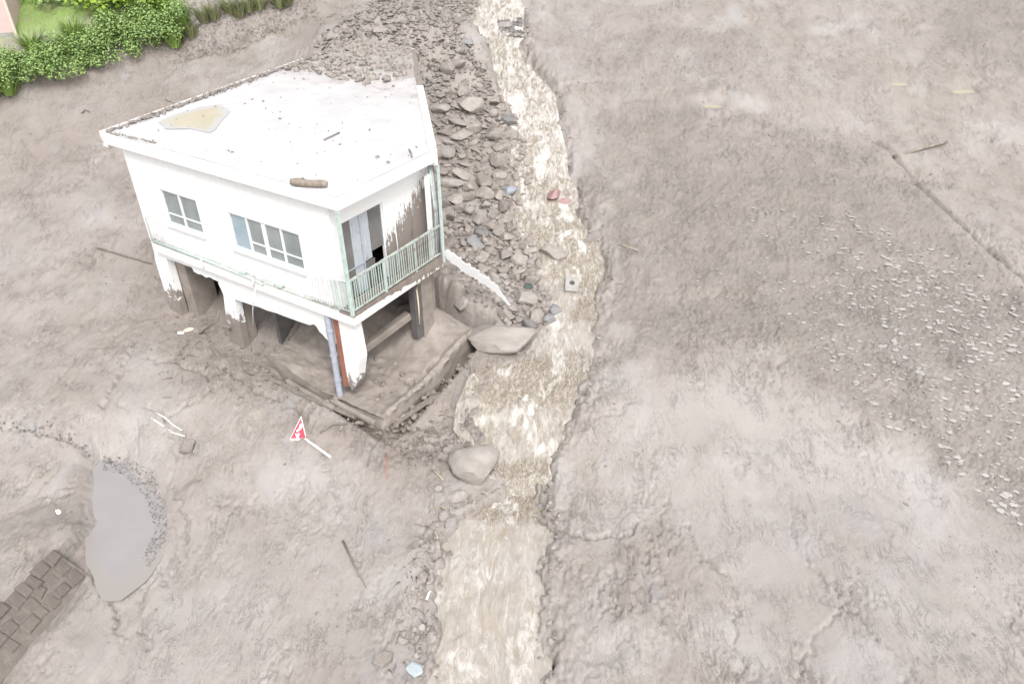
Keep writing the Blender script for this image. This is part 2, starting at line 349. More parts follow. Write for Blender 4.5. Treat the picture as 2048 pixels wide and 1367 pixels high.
def mat_frwall():
    """front wall: white paint, mud splashed on towards its right foot (local x = along the wall, z = up)"""
    M = Mat('white wall splashed with mud'); sep = M.n('ShaderNodeSeparateXYZ'); M.l(M.coords('Object'), sep.inputs[0])
    a = M.math('MULTIPLY', sep.outputs[0], .62); d = M.math('SUBTRACT', sep.outputs[2], a)
    n = M.noise(5, 7, .78, M.coords('Object', (2.2, 2.2, .7)), .3)
    d = M.math('ADD', d, M.rng(n, .25, .75, -.8, .8))
    f = M.rng(d, 2.72, 2.84)
    M.set('Base Color', M.mix(f, M.mix(M.noise(9, 4, .6, M.coords('Object')), (.27, .23, .205), (.20, .175, .16)), (.8, .8, .79)))
    M.set('Roughness', .6); M.set('Normal', M.bump(M.noise(40, 4, .65, M.coords('Object')), .25, .01)); return M.m
def mat_roof():
    M = Mat('pale roof with thin mud'); c = M.coords('Object'); sep = M.n('ShaderNodeSeparateXYZ'); M.l(c, sep.inputs[0])
    n = M.noise(1.3, 6, .68, c, .5)
    # mud film that thickens away from the front eave (x local = along the right front)
    d = M.math('ADD', sep.outputs[0], M.rng(n, .25, .75, -3.2, 3.2))
    f = M.rng(d, 7.2, 9.4)
    col = M.mix(M.rng(M.noise(.9, 5, .6, c), .35, .65), (.62, .614, .618), (.48, .476, .488))
    col = M.mix(M.rng(M.noise(11, 6, .72, c), .56, .72, 0, .6), col, (.36, .33, .31)); col = M.mix(M.rng(M.noise(2.2, 5, .6, M.coords('Object', (.5, 1.6, 1))), .55, .70, 0, .5), col, (.44, .405, .38))
    edge = M.rng(sep.outputs[0], 2.5, 9.0, 0, .62); col = M.mix(edge, col, (.42, .39, .375))
    col = M.mix(M.math('MULTIPLY', f, .85), col, (.31, .275, .25))
    M.set('Base Color', col); M.set('Roughness', M.rng(n, .4, .6, .3, .6)); M.set('Normal', M.bump(M.noise(30, 5, .7, c), .3, .012)); return M.m
def mat_water():
    M = Mat('muddy foaming water'); c = M.coords('Object'); cs = M.coords('Object', (1.3, .5, 1))
    a = M.noise(1.0, 7, .66, M.coords('Object', (4.2, 1.1, 2)), 1.2); b = M.noise(1.0, 6, .7, M.coords('Object', (13, 5, 8)), .8); f = M.attr('foam')
    big = M.noise(1.5, 6, .65, M.coords('Object', (1.2, .6, 1)), 1.6); sw = M.noise(22, 4, .7, M.coords('Object', (1.0, .35, 1)), 2.5)
    col = M.mix(M.rng(a, .36, .62), (.33, .292, .256), (.42, .385, .35)); col = M.mix(M.rng(big, .48, .66, 0, .75), col, (.335, .285, .228))
    strw = M.math('MULTIPLY', M.rng(sw, .44, .57), M.rng(M.math('ADD', f, M.rng(big, .3, .7, -.25, .25)), .25, .65)); col = M.mix(M.math('MULTIPLY', strw, .95), col, (.165, .13, .085))
    fo = M.math('MULTIPLY', M.rng(M.math('ADD', M.noise(1.0, 9, .72, M.coords('Object', (4.6, 1.5, 3)), 1.3), M.attr('white')), .54, .72), .85)
    col = M.mix(fo, col, (.60, .575, .545))
    M.set('Base Color', col); M.set('Roughness', M.mix(fo, (.24,)*3, (.6,)*3)); M.set('Specular IOR Level', .5)
    bn = M.bump(a, .6, .10); M.set('Normal', M.bump(b, .6, .03, bn)); return M.m
def mat_pool(name, c1, c2, rough=.08, shallow=None):
    M = Mat(name); col = M.mix(M.rng(M.noise(1.6, 5, .6, M.coords('Object')), .35, .65), c1, c2)
    if shallow: col = M.mix(M.rng(M.math('ADD', M.attr('depth'), M.rng(M.noise(3, 5, .65, M.coords('Object')), .25, .75, -.35, .35)), .15, .75), shallow, col)
    M.set('Base Color', col)
    M.set('Roughness', rough); M.set('Normal', M.bump(M.noise(9, 3, .5, M.coords('Object')), .05, .01)); return M.m
def mat_leaf(name, c1, c2):
    M = Mat(name); col = M.mix(M.rng(M.noise(1.7, 4, .6, M.coords('Object')), .35, .65), c1, c2)
    col = M.mix(M.rng(M.attr('tint'), 0, 1, 0, 1), col, M.mix(.5, c2, (.24, .33, .07)))
    M.set('Base Color', col); M.set('Roughness', .5); M.set('Specular IOR Level', .35)
    M.set('Transmission Weight', 0.0); M.set('Subsurface Weight', .0); return M.m

MT = dict(
    terrain=mat_terrain(), water=mat_water(), roof=mat_roof(), frwall=mat_frwall(),
    mud=mat_simple('mud coat', (.26, .222, .196), (.20, .17, .148), 4, .55, bump=.6, bscale=22, bdist=.03),
    mudc=mat_simple('concrete under mud', (.295, .257, .228), (.232, .20, .175), 3, .6, bump=.5, bscale=18, bdist=.02),
    rock=mat_simple('mud coated stone', (.315, .28, .255), (.245, .217, .196), 3, .6, bump=.5, bscale=14, bdist=.03, rnd=.18),
    wstone=mat_simple('brown mud stained stone', (.165, .139, .122), (.135, .114, .10), 5, .6, bump=.6, bscale=14, bdist=.03, rnd=.10, muc=(.20, .17, .15), mud=.36, mudscale=4),
    rockl=mat_simple('pale boulder', (.34, .308, .283), (.275, .247, .227), 2.2, .6, bump=.5, bscale=9, bdist=.03),
    rockb=mat_simple('blue grey stone', (.25, .254, .266), (.195, .198, .207), 6, .5, bump=.4, bscale=20, bdist=.02, mud=.5),
    rockd=mat_simple('dark wet stone', (.19, .182, .178), (.14, .135, .132), 6, .45, bump=.6, bscale=18, bdist=.03, mud=.4),
    rockr=mat_simple('reddish stone', (.36, .225, .215), (.29, .19, .18), 6, .55, bump=.4, bscale=20, bdist=.02, mud=.3),
    rockg=mat_simple('dark green stone', (.04, .062, .055), (.07, .09, .08), 9, .35, bump=.4, bscale=20, bdist=.02),
    slate=mat_simple('slate blue slab', (.30, .32, .36), (.26, .275, .31), 6, .45, bump=.3, bscale=16),
    paleblue=mat_simple('pale blue slab', (.42, .475, .50), (.36, .40, .42), 6, .5, bump=.3, bscale=16),
    conc=mat_simple('grey concrete', (.36, .345, .325), (.30, .285, .265), 7, .7, bump=.4, bscale=30, mud=.25),
    white=mat_simple('white paint', (.80, .80, .80), (.76, .76, .755), 5, .55, bump=.2, bscale=30),
    whitem=mat_simple('white paint with mud stains', (.8, .8, .79), (.74, .735, .72), 5, .6, bump=.25, bscale=30, mud=.22, mudscale=4),
    copem=mat_simple('coping under mud', (.74, .73, .72), (.58, .56, .54), 3, .6, bump=.4, bscale=25, mud=.36, mudscale=5),
    wallz=mat_zmud('white wall over mud line', (.80, .80, .795), 1.25, 1.3),
    pillarz=mat_zmud('white pillar over mud line', (.78, .77, .76), .75, .9),
    slabf=mat_zmud('white slab edge under mud drips', (.80, .79, .76), -5, .3),
    ledge=mat_simple('stained ledge', (.52, .545, .52), (.36, .38, .35), 9, .6, lo=.35, hi=.6, bump=.4, bscale=30, mud=.35, mudscale=7),
    inside=mat_simple('interior darkened for shade', (.13, .122, .118), (.10, .095, .092), 3, .8, bump=.3, bscale=12),  # darker than the real concrete, shade of the openings put into the colour
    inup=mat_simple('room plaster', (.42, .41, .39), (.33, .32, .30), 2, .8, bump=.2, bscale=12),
    frame=mat_simple('white aluminium', (.76, .78, .79), (.70, .72, .73), 9, .4, bump=.05),
    green=mat_simple('pale green paint', (.50, .60, .555), (.42, .51, .47), 9, .45, bump=.1, mud=.12, mudscale=9),
    greenm=mat_simple('green paint under mud', (.44, .51, .47), (.36, .41, .38), 9, .5, bump=.2, mud=.52, mudscale=6),
    pipe=mat_simple('blue grey pipe', (.40, .435, .50), (.34, .36, .41), 7, .4, bump=.15, mud=.22, mudscale=4),
    rust=mat_simple('rust red steel', (.33, .135, .085), (.24, .10, .07), 7, .65, bump=.3, mud=.2, mudscale=5),
    wood=mat_simple('weathered wood', (.30, .255, .21), (.20, .168, .14), 9, .75, bump=.6, bscale=25, stretch=(1, 1, .15)),
    twig=mat_simple('muddy twig', (.235, .205, .18), (.165, .142, .122), 9, .7, bump=.4, bscale=25),
    straw=mat_simple('dry reed', (.50, .44, .33), (.38, .33, .25), 9, .6, bump=.2),
    curtain=mat_simple('pale curtain', (.50, .525, .56), (.36, .385, .41), 5, .7, lo=.35, hi=.6, bump=.35, bscale=7, stretch=(8, 8, .5), mud=.22, mudscale=6, muc=(.2, .18, .17)),
    pink=mat_simple('pink render', (.60, .44, .42), (.56, .41, .395), 3, .7, bump=.2),
    pinkt=mat_simple('beige trim', (.62, .55, .46), (.56, .49, .41), 6, .6, bump=.1),
    red=mat_simple('red sign face', (.52, .035, .07), (.44, .05, .08), 6, .4, bump=.1, mud=.12, mudscale=8),
    redst=mat_simple('red plastic', (.42, .20, .165), (.34, .17, .145), 9, .5, bump=.1, mud=.25),
    leafd=mat_leaf('broad leaf', (.15, .265, .085), (.33, .45, .17)),
    leafy=mat_leaf('yellow green leaf', (.16, .27, .03), (.25, .36, .045)),
    leafm=mat_leaf('muddy leaf', (.17, .185, .09), (.23, .22, .14)),
    grass=mat_leaf('grass blade', (.14, .26, .05), (.24, .36, .085)),
    straww=mat_leaf('dry grass', (.27, .22, .14), (.34, .28, .19)),
    ypool=mat_pool('yellow brown pool', (.40, .355, .255), (.42, .375, .285), .25, (.33, .295, .265)),
    rpool=mat_pool('yellow brown roof water', (.40, .345, .245), (.44, .39, .29), .3, (.42, .412, .41)),
    bpool=mat_pool('silty blue grey pool', (.275, .264, .266), (.295, .283, .282), .34, (.29, .265, .248)),
    wpool=mat_pool('shallow pool with painted sky shine', (.40, .375, .36), (.45, .425, .41), .45),  # pale colour stands in for sky reflected in the water
    tint=mat_simple('stained paper', (.72, .62, .46), (.66, .56, .42), 7, .6),
    stub=mat_simple('white plastic pole', (.78, .78, .78), (.72, .72, .71), 6, .5, bump=.1, mud=.3, mudscale=7),
)
def mat_glass(name, c1, c2):
    M = Mat(name); col = M.mix(M.rng(M.noise(1.2, 4, .6, M.coords('Object')), .35, .65), c1, c2); M.set('Base Color', col)
    M.set('Roughness', .06); M.set('Specular IOR Level', .6); M.set('Transmission Weight', .3); M.set('IOR', 1.45); return M.m
MT['glass'] = mat_glass('window glass', (.30, .335, .34), (.42, .46, .46))
MT['frost'] = mat_simple('frosted blue glass', (.33, .405, .45), (.29, .365, .41), 3, .25, bump=.1)
MT['dglass'] = mat_glass('dusty dark glass', (.19, .185, .18), (.26, .25, .245))

# ------------------------------------------------------------------ mesh helpers
def link(o, parent=None):
    COL.objects.link(o)
    if parent is not None: o.parent = parent
    return o
def tag(o, label=None, cat=None, group=None, kind=None):
    for k, v in (('label', label), ('category', cat), ('group', group), ('kind', kind)):
        if v: o[k] = v
    return o
def empty(name, loc=(0, 0, 0), rz=0):
    o = bpy.data.objects.new(name, None); o.location = loc; o.rotation_euler = (0, 0, rz); o.empty_display_size = .3
    return link(o)
def mesh_np(name, V, F, mat, smooth=True):
    V = np.asarray(V, np.float32); F = np.asarray(F, np.int32); k = F.shape[1]
    me = bpy.data.meshes.new(name); me.vertices.add(len(V)); me.vertices.foreach_set('co', V.ravel())
    me.loops.add(F.size); me.loops.foreach_set('vertex_index', F.ravel())
    me.polygons.add(len(F)); me.polygons.foreach_set('loop_start', np.arange(0, F.size, k, dtype=np.int32))
    me.polygons.foreach_set('use_smooth', np.full(len(F), smooth)); me.update(calc_edges=True); me.validate()
    me.materials.append(mat); return me
def setattr_f(me, name, arr):
    a = me.attributes.new(name, 'FLOAT', 'POINT'); a.data.foreach_set('value', np.asarray(arr, np.float32))
class MB:
    def __init__(s): s.v = []; s.f = []
    def add(s, vs, fs):
        o = len(s.v); s.v += [tuple(v) for v in vs]; s.f += [tuple(i+o for i in f) for f in fs]; return s
    def box(s, x0, x1, y0, y1, z0_, z1):
        v = [(x, y, z) for z in (z0_, z1) for y in (y0, y1) for x in (x0, x1)]
        return s.add(v, [(0, 2, 3, 1), (4, 5, 7, 6), (0, 1, 5, 4), (2, 6, 7, 3), (0, 4, 6, 2), (1, 3, 7, 5)])
    def prism(s, poly, z0_, z1):
        n = len(poly); z0_ = z0_ if isinstance(z0_, (list, tuple)) else [z0_]*n; z1 = z1 if isinstance(z1, (list, tuple)) else [z1]*n
        v = [(*p[:2], z) for p, z in zip(poly, z0_)]+[(*p[:2], z) for p, z in zip(poly, z1)]
        return s.add(v, [tuple(range(n))[::-1], tuple(range(n, 2*n))]+[(k, (k+1) % n, n+(k+1) % n, n+k) for k in range(n)])
    def tube(s, pts, r, n=8, wob=0):
        pts = [Vector(p) for p in pts]; rr = r if isinstance(r, (list, tuple)) else [r]*len(pts); o = len(s.v); up = Vector((0, 0, 1))
        for k, p in enumerate(pts):
            d = (pts[min(k+1, len(pts)-1)]-pts[max(k-1, 0)]).normalized(); a = d.cross(up if abs(d.z) < .95 else Vector((1, 0, 0))).normalized(); b = d.cross(a)
            for q in range(n):
                t = 2*math.pi*q/n; w = 1+wob*(random.random()-.5); s.v.append(tuple(p+(a*math.cos(t)+b*math.sin(t))*rr[k]*w))
        for k in range(len(pts)-1):
            for q in range(n):
                s.f.append((o+k*n+q, o+k*n+(q+1) % n, o+(k+1)*n+(q+1) % n, o+(k+1)*n+q))
        s.f.append(tuple(o+q for q in range(n))[::-1]); s.f.append(tuple(o+(len(pts)-1)*n+q for q in range(n))); return s
    def bar(s, a, b, w, h=None):
        """square bar between two points"""
        a, b = Vector(a), Vector(b); h = h or w; d = (b-a).normalized(); x = d.cross(Vector((0, 0, 1)) if abs(d.z) < .95 else Vector((1, 0, 0))).normalized(); y = d.cross(x)
        v = [p+x*(sx*w/2)+y*(sy*h/2) for p in (a, b) for sy in (-1, 1) for sx in (-1, 1)]
        return s.add(v, [(0, 1, 3, 2), (4, 6, 7, 5), (0, 4, 5, 1), (2, 3, 7, 6), (0, 2, 6, 4), (1, 5, 7, 3)])
    def obj(s, name, mat, parent=None, smooth=False, bevel=0, sharp=None):
        me = bpy.data.meshes.new(name); me.from_pydata(s.v, [], s.f); me.update()
        me.materials.append(MT[mat] if isinstance(mat, str) else mat)
        if smooth: me.polygons.foreach_set('use_smooth', [True]*len(me.polygons))
        if sharp: me.set_sharp_from_angle(angle=math.radians(sharp))
        o = link(bpy.data.objects.new(name, me), parent)
        if bevel:
            b = o.modifiers.new('bevel', 'BEVEL'); b.width = bevel; b.segments = 2; b.limit_method = 'ANGLE'
        return o
_ico = {}
def ico(level):
    if level in _ico: return _ico[level]
    import bmesh
    bm = bmesh.new(); bmesh.ops.create_icosphere(bm, subdivisions=level, radius=1)
    v = np.array([q.co[:] for q in bm.verts]); f = np.array([[q.index for q in p.verts] for p in bm.faces]); bm.free()
    _ico[level] = (v, f); return v, f
def rock_verts(level, seed, cuts=9, amp=.12, cutmin=.55, cutmax=.85, bumpf=1.6):
    r = np.random.default_rng(seed); v, f = ico(level); v = v.copy()
    for _ in range(cuts):
        n = r.normal(size=3); n /= np.linalg.norm(n); c = r.uniform(cutmin, cutmax); d = v@n; k = d > c
        v[k] -= n[None]*((d[k]-c)*.93)[:, None]
    o = r.uniform(-9, 9, 3)
    for q in range(len(v)):
        p = Vector(v[q]*bumpf+o); v[q] *= 1+amp*mnoise.noise(p)+amp*.5*mnoise.noise(p*2.7)+(amp*.22*mnoise.noise(p*7) if level > 2 else 0)
    m = np.abs(v).max(0); return v/m, f
def rock_mesh(name, level, seed, mat, **kw):
    v, f = rock_verts(level, seed, **kw); me = mesh_np(name, v, f, MT[mat]); me.set_sharp_from_angle(angle=math.radians(27)); return me

# ------------------------------------------------------------------ the ground
def axis(lo, hi, fn):
    a = [lo]
    while a[-1] < hi: a.append(a[-1]+fn(a[-1]))
    return np.array(a)
GX = float(hit(345, 45, hmacro)[0])
def build_ground():
    ys = axis(3.5, 62, lambda y: .042 if y < 14 else min(.042+(y-14)*.0024, .35))
    ys = np.concatenate([[-150, -80, -40, -20, -8, 0, 2], ys, [66, 72, 80, 95, 120, 170, 290]])
    t = np.linspace(-1, 1, 880); ext = np.array([1.08, 1.2, 1.45, 1.9, 2.8, 5, 10.])
    t = np.concatenate([-ext[::-1], t, ext])
    wy = np.clip(8.2+.60*ys, 8.2, 60)
    X = t[None, :]*wy[:, None]; Y = np.repeat(ys[:, None], len(t), 1)
    x, y = X.ravel(), Y.ravel(); m = masks(x, y); z = hfull(x, y, m)
    # grass share and pale washed bands
    d, s = linedist(x, y, BANK, 6.0); sd_ = np.where((x < BANK[0, 0]) & (y > 20), 6, d*s)
    grass = sst(1.1, 1.9, sd_+.4*fbm(x/.8, y/.8, 2, 6))*(1-sst(GX, GX+1.8, x+.9*fbm(x, y, 2, 5)))
    light = .0*x
    r = x-xr(y); light = np.maximum(light, .55*np.exp(-((r-1.0)/.7)**2)*sst(-.1, .3, fbm(x/1.2, y/1.6, 3, 7)))
    light = np.maximum(light, .5*sst(.1, .45, fbm(x/2.5, y/2.5, 3, 8))*(1-m['dark']))
    light = np.clip(light*.8+.34*np.maximum(m['smooth']-m['road'], 0), 0, .8)
    GRID.update(ys=ys, t=t, Z=z.reshape(len(ys), len(t)))
    nr, nc = len(ys), len(t); idx = np.arange(nr*nc).reshape(nr, nc)
    F = np.stack([idx[:-1, :-1], idx[:-1, 1:], idx[1:, 1:], idx[1:, :-1]], -1).reshape(-1, 4)
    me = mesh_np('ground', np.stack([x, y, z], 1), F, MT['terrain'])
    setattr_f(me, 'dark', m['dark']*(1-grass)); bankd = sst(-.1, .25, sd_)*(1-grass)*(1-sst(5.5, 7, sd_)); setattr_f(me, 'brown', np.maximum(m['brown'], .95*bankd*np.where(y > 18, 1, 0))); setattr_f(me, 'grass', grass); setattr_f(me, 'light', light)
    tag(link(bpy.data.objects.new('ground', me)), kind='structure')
build_ground()

def build_stream():
    ys = axis(LBW[0, 1], LBW[-1, 1]-.2, lambda y: .035+.0016*max(0, y-10))
    n = 90; t = np.linspace(0, 1, n); a, b = xl(ys)-.45, xr(ys)+.12
    X = a[:, None]+(b-a)[:, None]*t[None]; Y = np.repeat(ys[:, None], n, 1); x, y = X.ravel(), Y.ravel()
    slope = np.gradient(zwater(ys), ys); turb = np.repeat(np.clip((slope-.05)/.6, 0, 1)[:, None], n, 1).ravel()
    k = np.ones(25)/25; tb = np.convolve(np.clip((slope-.05)/.6, 0, 1), k, 'same'); turb = np.repeat(tb[:, None], n, 1).ravel()
    w = x+.2*fbm(x/.5, y/.5, 2, 101)
    z = zwater(y)+.04*fbm(w/.45, y/1.0, 3, 102)+(.006+.09*turb)*np.abs(per(w/.22, y/.6, 103))+(.003+.04*turb)*per(x/.09, y/.2, 104)+.02*(1-np.abs(per(w/.4, y/.5, 105)))**3
    sz = np.maximum.reduce([soft(w, y+.2*fbm(x/.4, y/.4, 2, 108), poly0(P), .35) for P in ([(1010, 425), (1120, 425), (1205, 500), (1215, 560), (1195, 640), (1150, 640), (1165, 560), (1120, 500), (1030, 470)], [(975, 715), (1170, 700), (1180, 745), (1130, 790), (1000, 790), (950, 770)], [(945, 955), (1000, 940), (1100, 930), (1100, 1035), (1000, 1040), (930, 1020)], [(925, 55), (1000, 50), (1005, 85), (940, 95)], [(960, 110), (1060, 120), (1085, 165), (1000, 170)], [(1010, 370), (1140, 360), (1150, 385), (1020, 395)])])
    z = z+.05*sz*(np.abs(per(w/.16, y/.3, 109))+.5*per(x/.07, y/.12, 110))
    foam = .9*turb+.9*sz+.10*sst(.1, .5, fbm(x/.8, y/1.6, 3, 106)); white = .07*sst(19, 26, y)+.13*sst(.05, .35, fbm(x/.9, y/1.4, 3, 107))-.01+.05*np.clip(turb, 0, 1)
    idx = np.arange(len(ys)*n).reshape(len(ys), n)
    F = np.stack([idx[:-1, :-1], idx[:-1, 1:], idx[1:, 1:], idx[1:, :-1]], -1).reshape(-1, 4)
    me = mesh_np('stream_water', np.stack([x, y, z], 1), F, MT['water']); setattr_f(me, 'foam', np.clip(foam, 0, 1)); setattr_f(me, 'white', white)
    tag(link(bpy.data.objects.new('stream_water', me)), kind='structure')
build_stream()

def pool(name, outline, z, mat, label, cat, wob=.12, group=None):
    """a level sheet of water with a slightly wavy outline"""
    P = []; n = len(outline)
    for a, b in zip(outline, np.roll(outline, -1, 0)):
        for q in range(5): P.append(a+(b-a)*q/5)
    P = np.array(P); c = P.mean(0)
    P = c+(P-c)*(1+wob*per(P[:, 0]*1.7, P[:, 1]*1.7, 5))[:, None]
    ring = [(q[0], q[1], z) for q in P]; inner = [(c[0]+(q[0]-c[0])*.5, c[1]+(q[1]-c[1])*.5, z+.002) for q in P]
    N = len(P); F = [(k, (k+1) % N, N+(k+1) % N, N+k) for k in range(N)]+[tuple(range(N, 2*N))]
    me = bpy.data.meshes.new(name); me.from_pydata(ring+inner, [], F); me.materials.append(MT[mat]); me.polygons.foreach_set('use_smooth', [True]*len(F)); setattr_f(me, 'depth', [0]*N+[1]*N)
    o = link(bpy.data.objects.new(name, me)); return tag(o, label, cat, group)
pool('puddle', PUD.mean(0)+(PUD-PUD.mean(0))*1.25, PZ, 'bpool', 'large blue grey puddle lying in the mud at lower left', 'puddle', .06)
for (P, z), lab in zip(YP, ['yellowish puddle on the mud flat nearest the stream', 'smaller yellowish puddle far off on the right mud flat', 'yellowish puddle farthest to the right on the mud flat']):
    c_ = P.mean(0); pool('puddle', c_+(P-c_)*1.1, z, 'ypool', lab, 'puddle', .2)

# ------------------------------------------------------------------ the house (local x = j along the right front, local y = i along the left front)
ROTH = math.atan2(E2[1], E2[0])
house = empty('flooded_house', (OB[0], OB[1], 0), ROTH)
tag(house, 'white flat roofed two storey house standing in the mud flow beside the stream', 'house')
ZR, ZS, ZB = 5.93, 2.93, 2.61
def hb(mb, i0, i1, j0, j1, za, zb_): return mb.box(j0, j1, i0, i1, za, zb_)
RW = np.array([.652, .758])                                     # direction of the right wall in (i, j)
REND = np.array([0, 3.6])+RW*11.6
roofp = [(0, 0), (3.6, 0), (REND[1], REND[0]), (12.2, 10.3), (0, 8.45)]
# roof slab and its skin
MB().prism(roofp, ZR-.30, ZR-.004).obj('roof_slab', 'white', house, bevel=.012)
RPUD = []
for q in [(318, 243), (345, 228), (400, 212), (440, 208), (458, 222), (432, 258), (420, 266), (385, 258), (330, 257)]:
    d_ = ray(*q); t_ = (ZR+.03-CAMH)/d_[2]; i_, j_ = house_ij(d_[0]*t_, d_[1]*t_); RPUD.append((float(j_), float(i_)))
RPUD = np.array(RPUD)
def roof_skin():
    poly = np.array(roofp); c = np.array([(4.5, 4.0)]); A = []
    n = 150; xs = np.linspace(-.1, 12.6, n); ys = np.linspace(-.1, 10.6, n); X, Y = np.meshgrid(xs, ys, indexing='ij'); x, y = X.ravel(), Y.ravel()
    ins = soft(x, y, poly, .06) > .80
    z = ZR+.012+.018*fbm(x/1.5, y/1.5, 3, 7)+.03*sst(7, 11, x)*(1+fbm(x/.5, y/.5, 3, 9))+.012*np.abs(per(x/.2, y/.2, 3))*sst(5, 9, x)
    pk = soft(x, y, RPUD, .35); z = z*(1-sst(.2, .6, pk))+(ZR+.008)*sst(.2, .6, pk)
    idx = np.arange(n*n).reshape(n, n); F = np.stack([idx[:-1, :-1], idx[1:, :-1], idx[1:, 1:], idx[:-1, 1:]], -1).reshape(-1, 4)
    F = F[ins[F].all(1)]; used = np.unique(F); rm = np.full(n*n, -1); rm[used] = np.arange(len(used))
    me = mesh_np('roof_surface', np.stack([x, y, z], 1)[used], rm[F], MT['roof']); link(bpy.data.objects.new('roof_surface', me), house)
roof_skin()
# copings: right eave and left eave
def strip(a, b, w, z0_, z1, off=0):
    a, b = np.array(a, float), np.array(b, float); d = (b-a)/np.linalg.norm(b-a); n = np.array([-d[1], d[0]])
    q = [a+n*off, b+n*off, b+n*(off+w), a+n*(off+w)]; return MB().prism([tuple(p) for p in q], z0_, z1)
def lerp2(a, b, t): return tuple(np.array(a)+(np.array(b)-np.array(a))*t)
CA, CB = (3.6, -.02), (REND[1], REND[0])
strip(CA, lerp2(CA, CB, .52), .22, ZR-.38, ZR+.05, -.04).obj('eave_coping', 'copem', house, bevel=.01)
strip(lerp2(CA, CB, .5205), lerp2(CA, CB, .97), .20, ZR-.37, ZR+.045, -.04).obj('eave_coping', 'mud', house, bevel=.01)
CA, CB = (-.02, 8.47), (12.2, 10.32)
strip(CA, lerp2(CA, CB, .72), .16, ZR-.38, ZR+.05, -.12).obj('eave_coping', 'copem', house, bevel=.01)
strip(lerp2(CA, CB, .7205), lerp2(CA, CB, .97), .15, ZR-.38, ZR+.045, -.12).obj('eave_coping', 'mud', house, bevel=.01)
# upper storey walls: left front (plane j = .15) with two window openings
J0, I_R = .15, .45
WIN = [(5.30, 6.78, 3.64, 4.66), (1.58, 4.11, 3.60, 4.62)]
w = MB()
for a, b in ((I_R, 1.58), (4.11, 5.30), (6.78, 7.95)): hb(w, a, b, J0, J0+.16, ZS, ZR-.30)
for a, b, c, d in WIN: hb(w, a, b, J0, J0+.16, ZS, c); hb(w, a, b, J0, J0+.16, d, ZR-.30)
w.obj('wall', 'white', house)
# right front (plane i = .45), door opening j .43 .. 1.95
w = MB()
hb(w, I_R, I_R+.16, J0+.16, .43, ZS, ZR-.30); hb(w, I_R, I_R+.16, 1.95, 3.82, ZS, ZR-.30); hb(w, I_R, I_R+.16, .43, 1.95, 5.05, ZR-.30)
w.obj('wall', 'frwall', house)
# right, left and back walls, ceiling side and inner partitions
strip((3.82, I_R+.02), (3.82+RW[1]*10.2, I_R+.02+RW[0]*10.2), .16, ZB, ZR-.301, 0).obj('wall', 'whitem', house)
strip((3.80, I_R+.03), (3.80+RW[1]*10.2, I_R+.03+RW[0]*10.2), .16, -.4, ZB-.002, 0).obj('wall', 'mudc', house)
strip((J0+.01, 7.95), (11.3, 9.75), .16, -.4, ZR-.302, -.16).obj('wall', 'whitem', house)
strip((11.2, 9.6), (11.5, 7.2), .16, 1, ZR-.303, 0).obj('wall', 'whitem', house)
w = MB(); hb(w, .62, 7.75, 4.2, 4.3, ZS, ZR-.31); hb(w, 4.65, 4.75, .32, 4.2, ZS, ZR-.31); w.obj('inner_wall', 'inup', house)
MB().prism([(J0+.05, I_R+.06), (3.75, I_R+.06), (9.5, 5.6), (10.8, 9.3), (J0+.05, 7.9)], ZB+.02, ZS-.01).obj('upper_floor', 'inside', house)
# windows: frame (part) with panes, mullions and bars as sub-parts
def window(i0, i1, za, zb_, n, frost=(), notrans=()):
    m = MB(); t = .045; y0, y1 = J0+.03, J0+.10
    hb(m, i0, i1, y0, y1, za, za+t); hb(m, i0, i1, y0, y1, zb_-t, zb_); hb(m, i0, i0+t, y0, y1, za+t, zb_-t); hb(m, i1-t, i1, y0, y1, za+t, zb_-t)
    hb(m, i0-.06, i1+.06, J0-.07, J0-.002, za-.06, za-.012)
    fr = m.obj('window', 'frame', house); wd = (i1-i0-2*t)/n
    for k in range(n):
        b = i1-t-k*wd; a = b-wd
        if k: hb(MB(), b-.025, b+.025, y0-.012, y1-.01, za+t, zb_-t).obj('mullion', 'frame', fr)
        hb(MB(), a+.012, b-.012, J0+.06, J0+.068, za+t+.002, zb_-t-.002).obj('pane', 'frost' if k in frost else 'glass', fr)
        if k not in notrans: hb(MB(), a+.027, b-.027, y0+.004, y1-.03, za+.30, za+.335).obj('glazing_bar', 'frame', fr)
    return fr
window(*WIN[0], 2); window(*WIN[1], 4, frost=(0,), notrans=(0,))
hb(MB(), 2.78, 2.90, J0+.012, J0+.05, 3.645, 4.575).obj('window_post', 'frame', house)
hb(MB(), 6.55, 6.75, .42, .45, 3.2, 4.7).obj('curtain', 'curtain', house); hb(MB(), 1.62, 2.1, .42, .45, 3.2, 4.7).obj('curtain', 'curtain', house)
# sliding door on the balcony
dm = MB(); X0 = I_R+.04
hb(dm, X0, X0+.07, .43, 1.95, 5.01, 5.05); hb(dm, X0, X0+.07, .43, .47, ZS+.02, 5.01); hb(dm, X0, X0+.07, 1.91, 1.95, ZS+.02, 5.01)
door = dm.obj('balcony_door', 'frame', house)
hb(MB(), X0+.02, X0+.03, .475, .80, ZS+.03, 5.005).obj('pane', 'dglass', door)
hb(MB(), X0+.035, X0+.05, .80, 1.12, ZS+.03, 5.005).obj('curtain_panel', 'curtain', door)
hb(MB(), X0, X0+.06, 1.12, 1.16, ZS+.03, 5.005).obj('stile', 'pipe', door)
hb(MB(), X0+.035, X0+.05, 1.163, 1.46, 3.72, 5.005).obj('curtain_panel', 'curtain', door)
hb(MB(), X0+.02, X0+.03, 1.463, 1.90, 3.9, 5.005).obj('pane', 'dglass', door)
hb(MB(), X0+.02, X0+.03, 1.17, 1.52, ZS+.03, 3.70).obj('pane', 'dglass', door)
hb(MB(), X0+.005, X0+.045, .475, 1.115, 3.72, 3.75).obj('rail_bar', 'pipe', door)
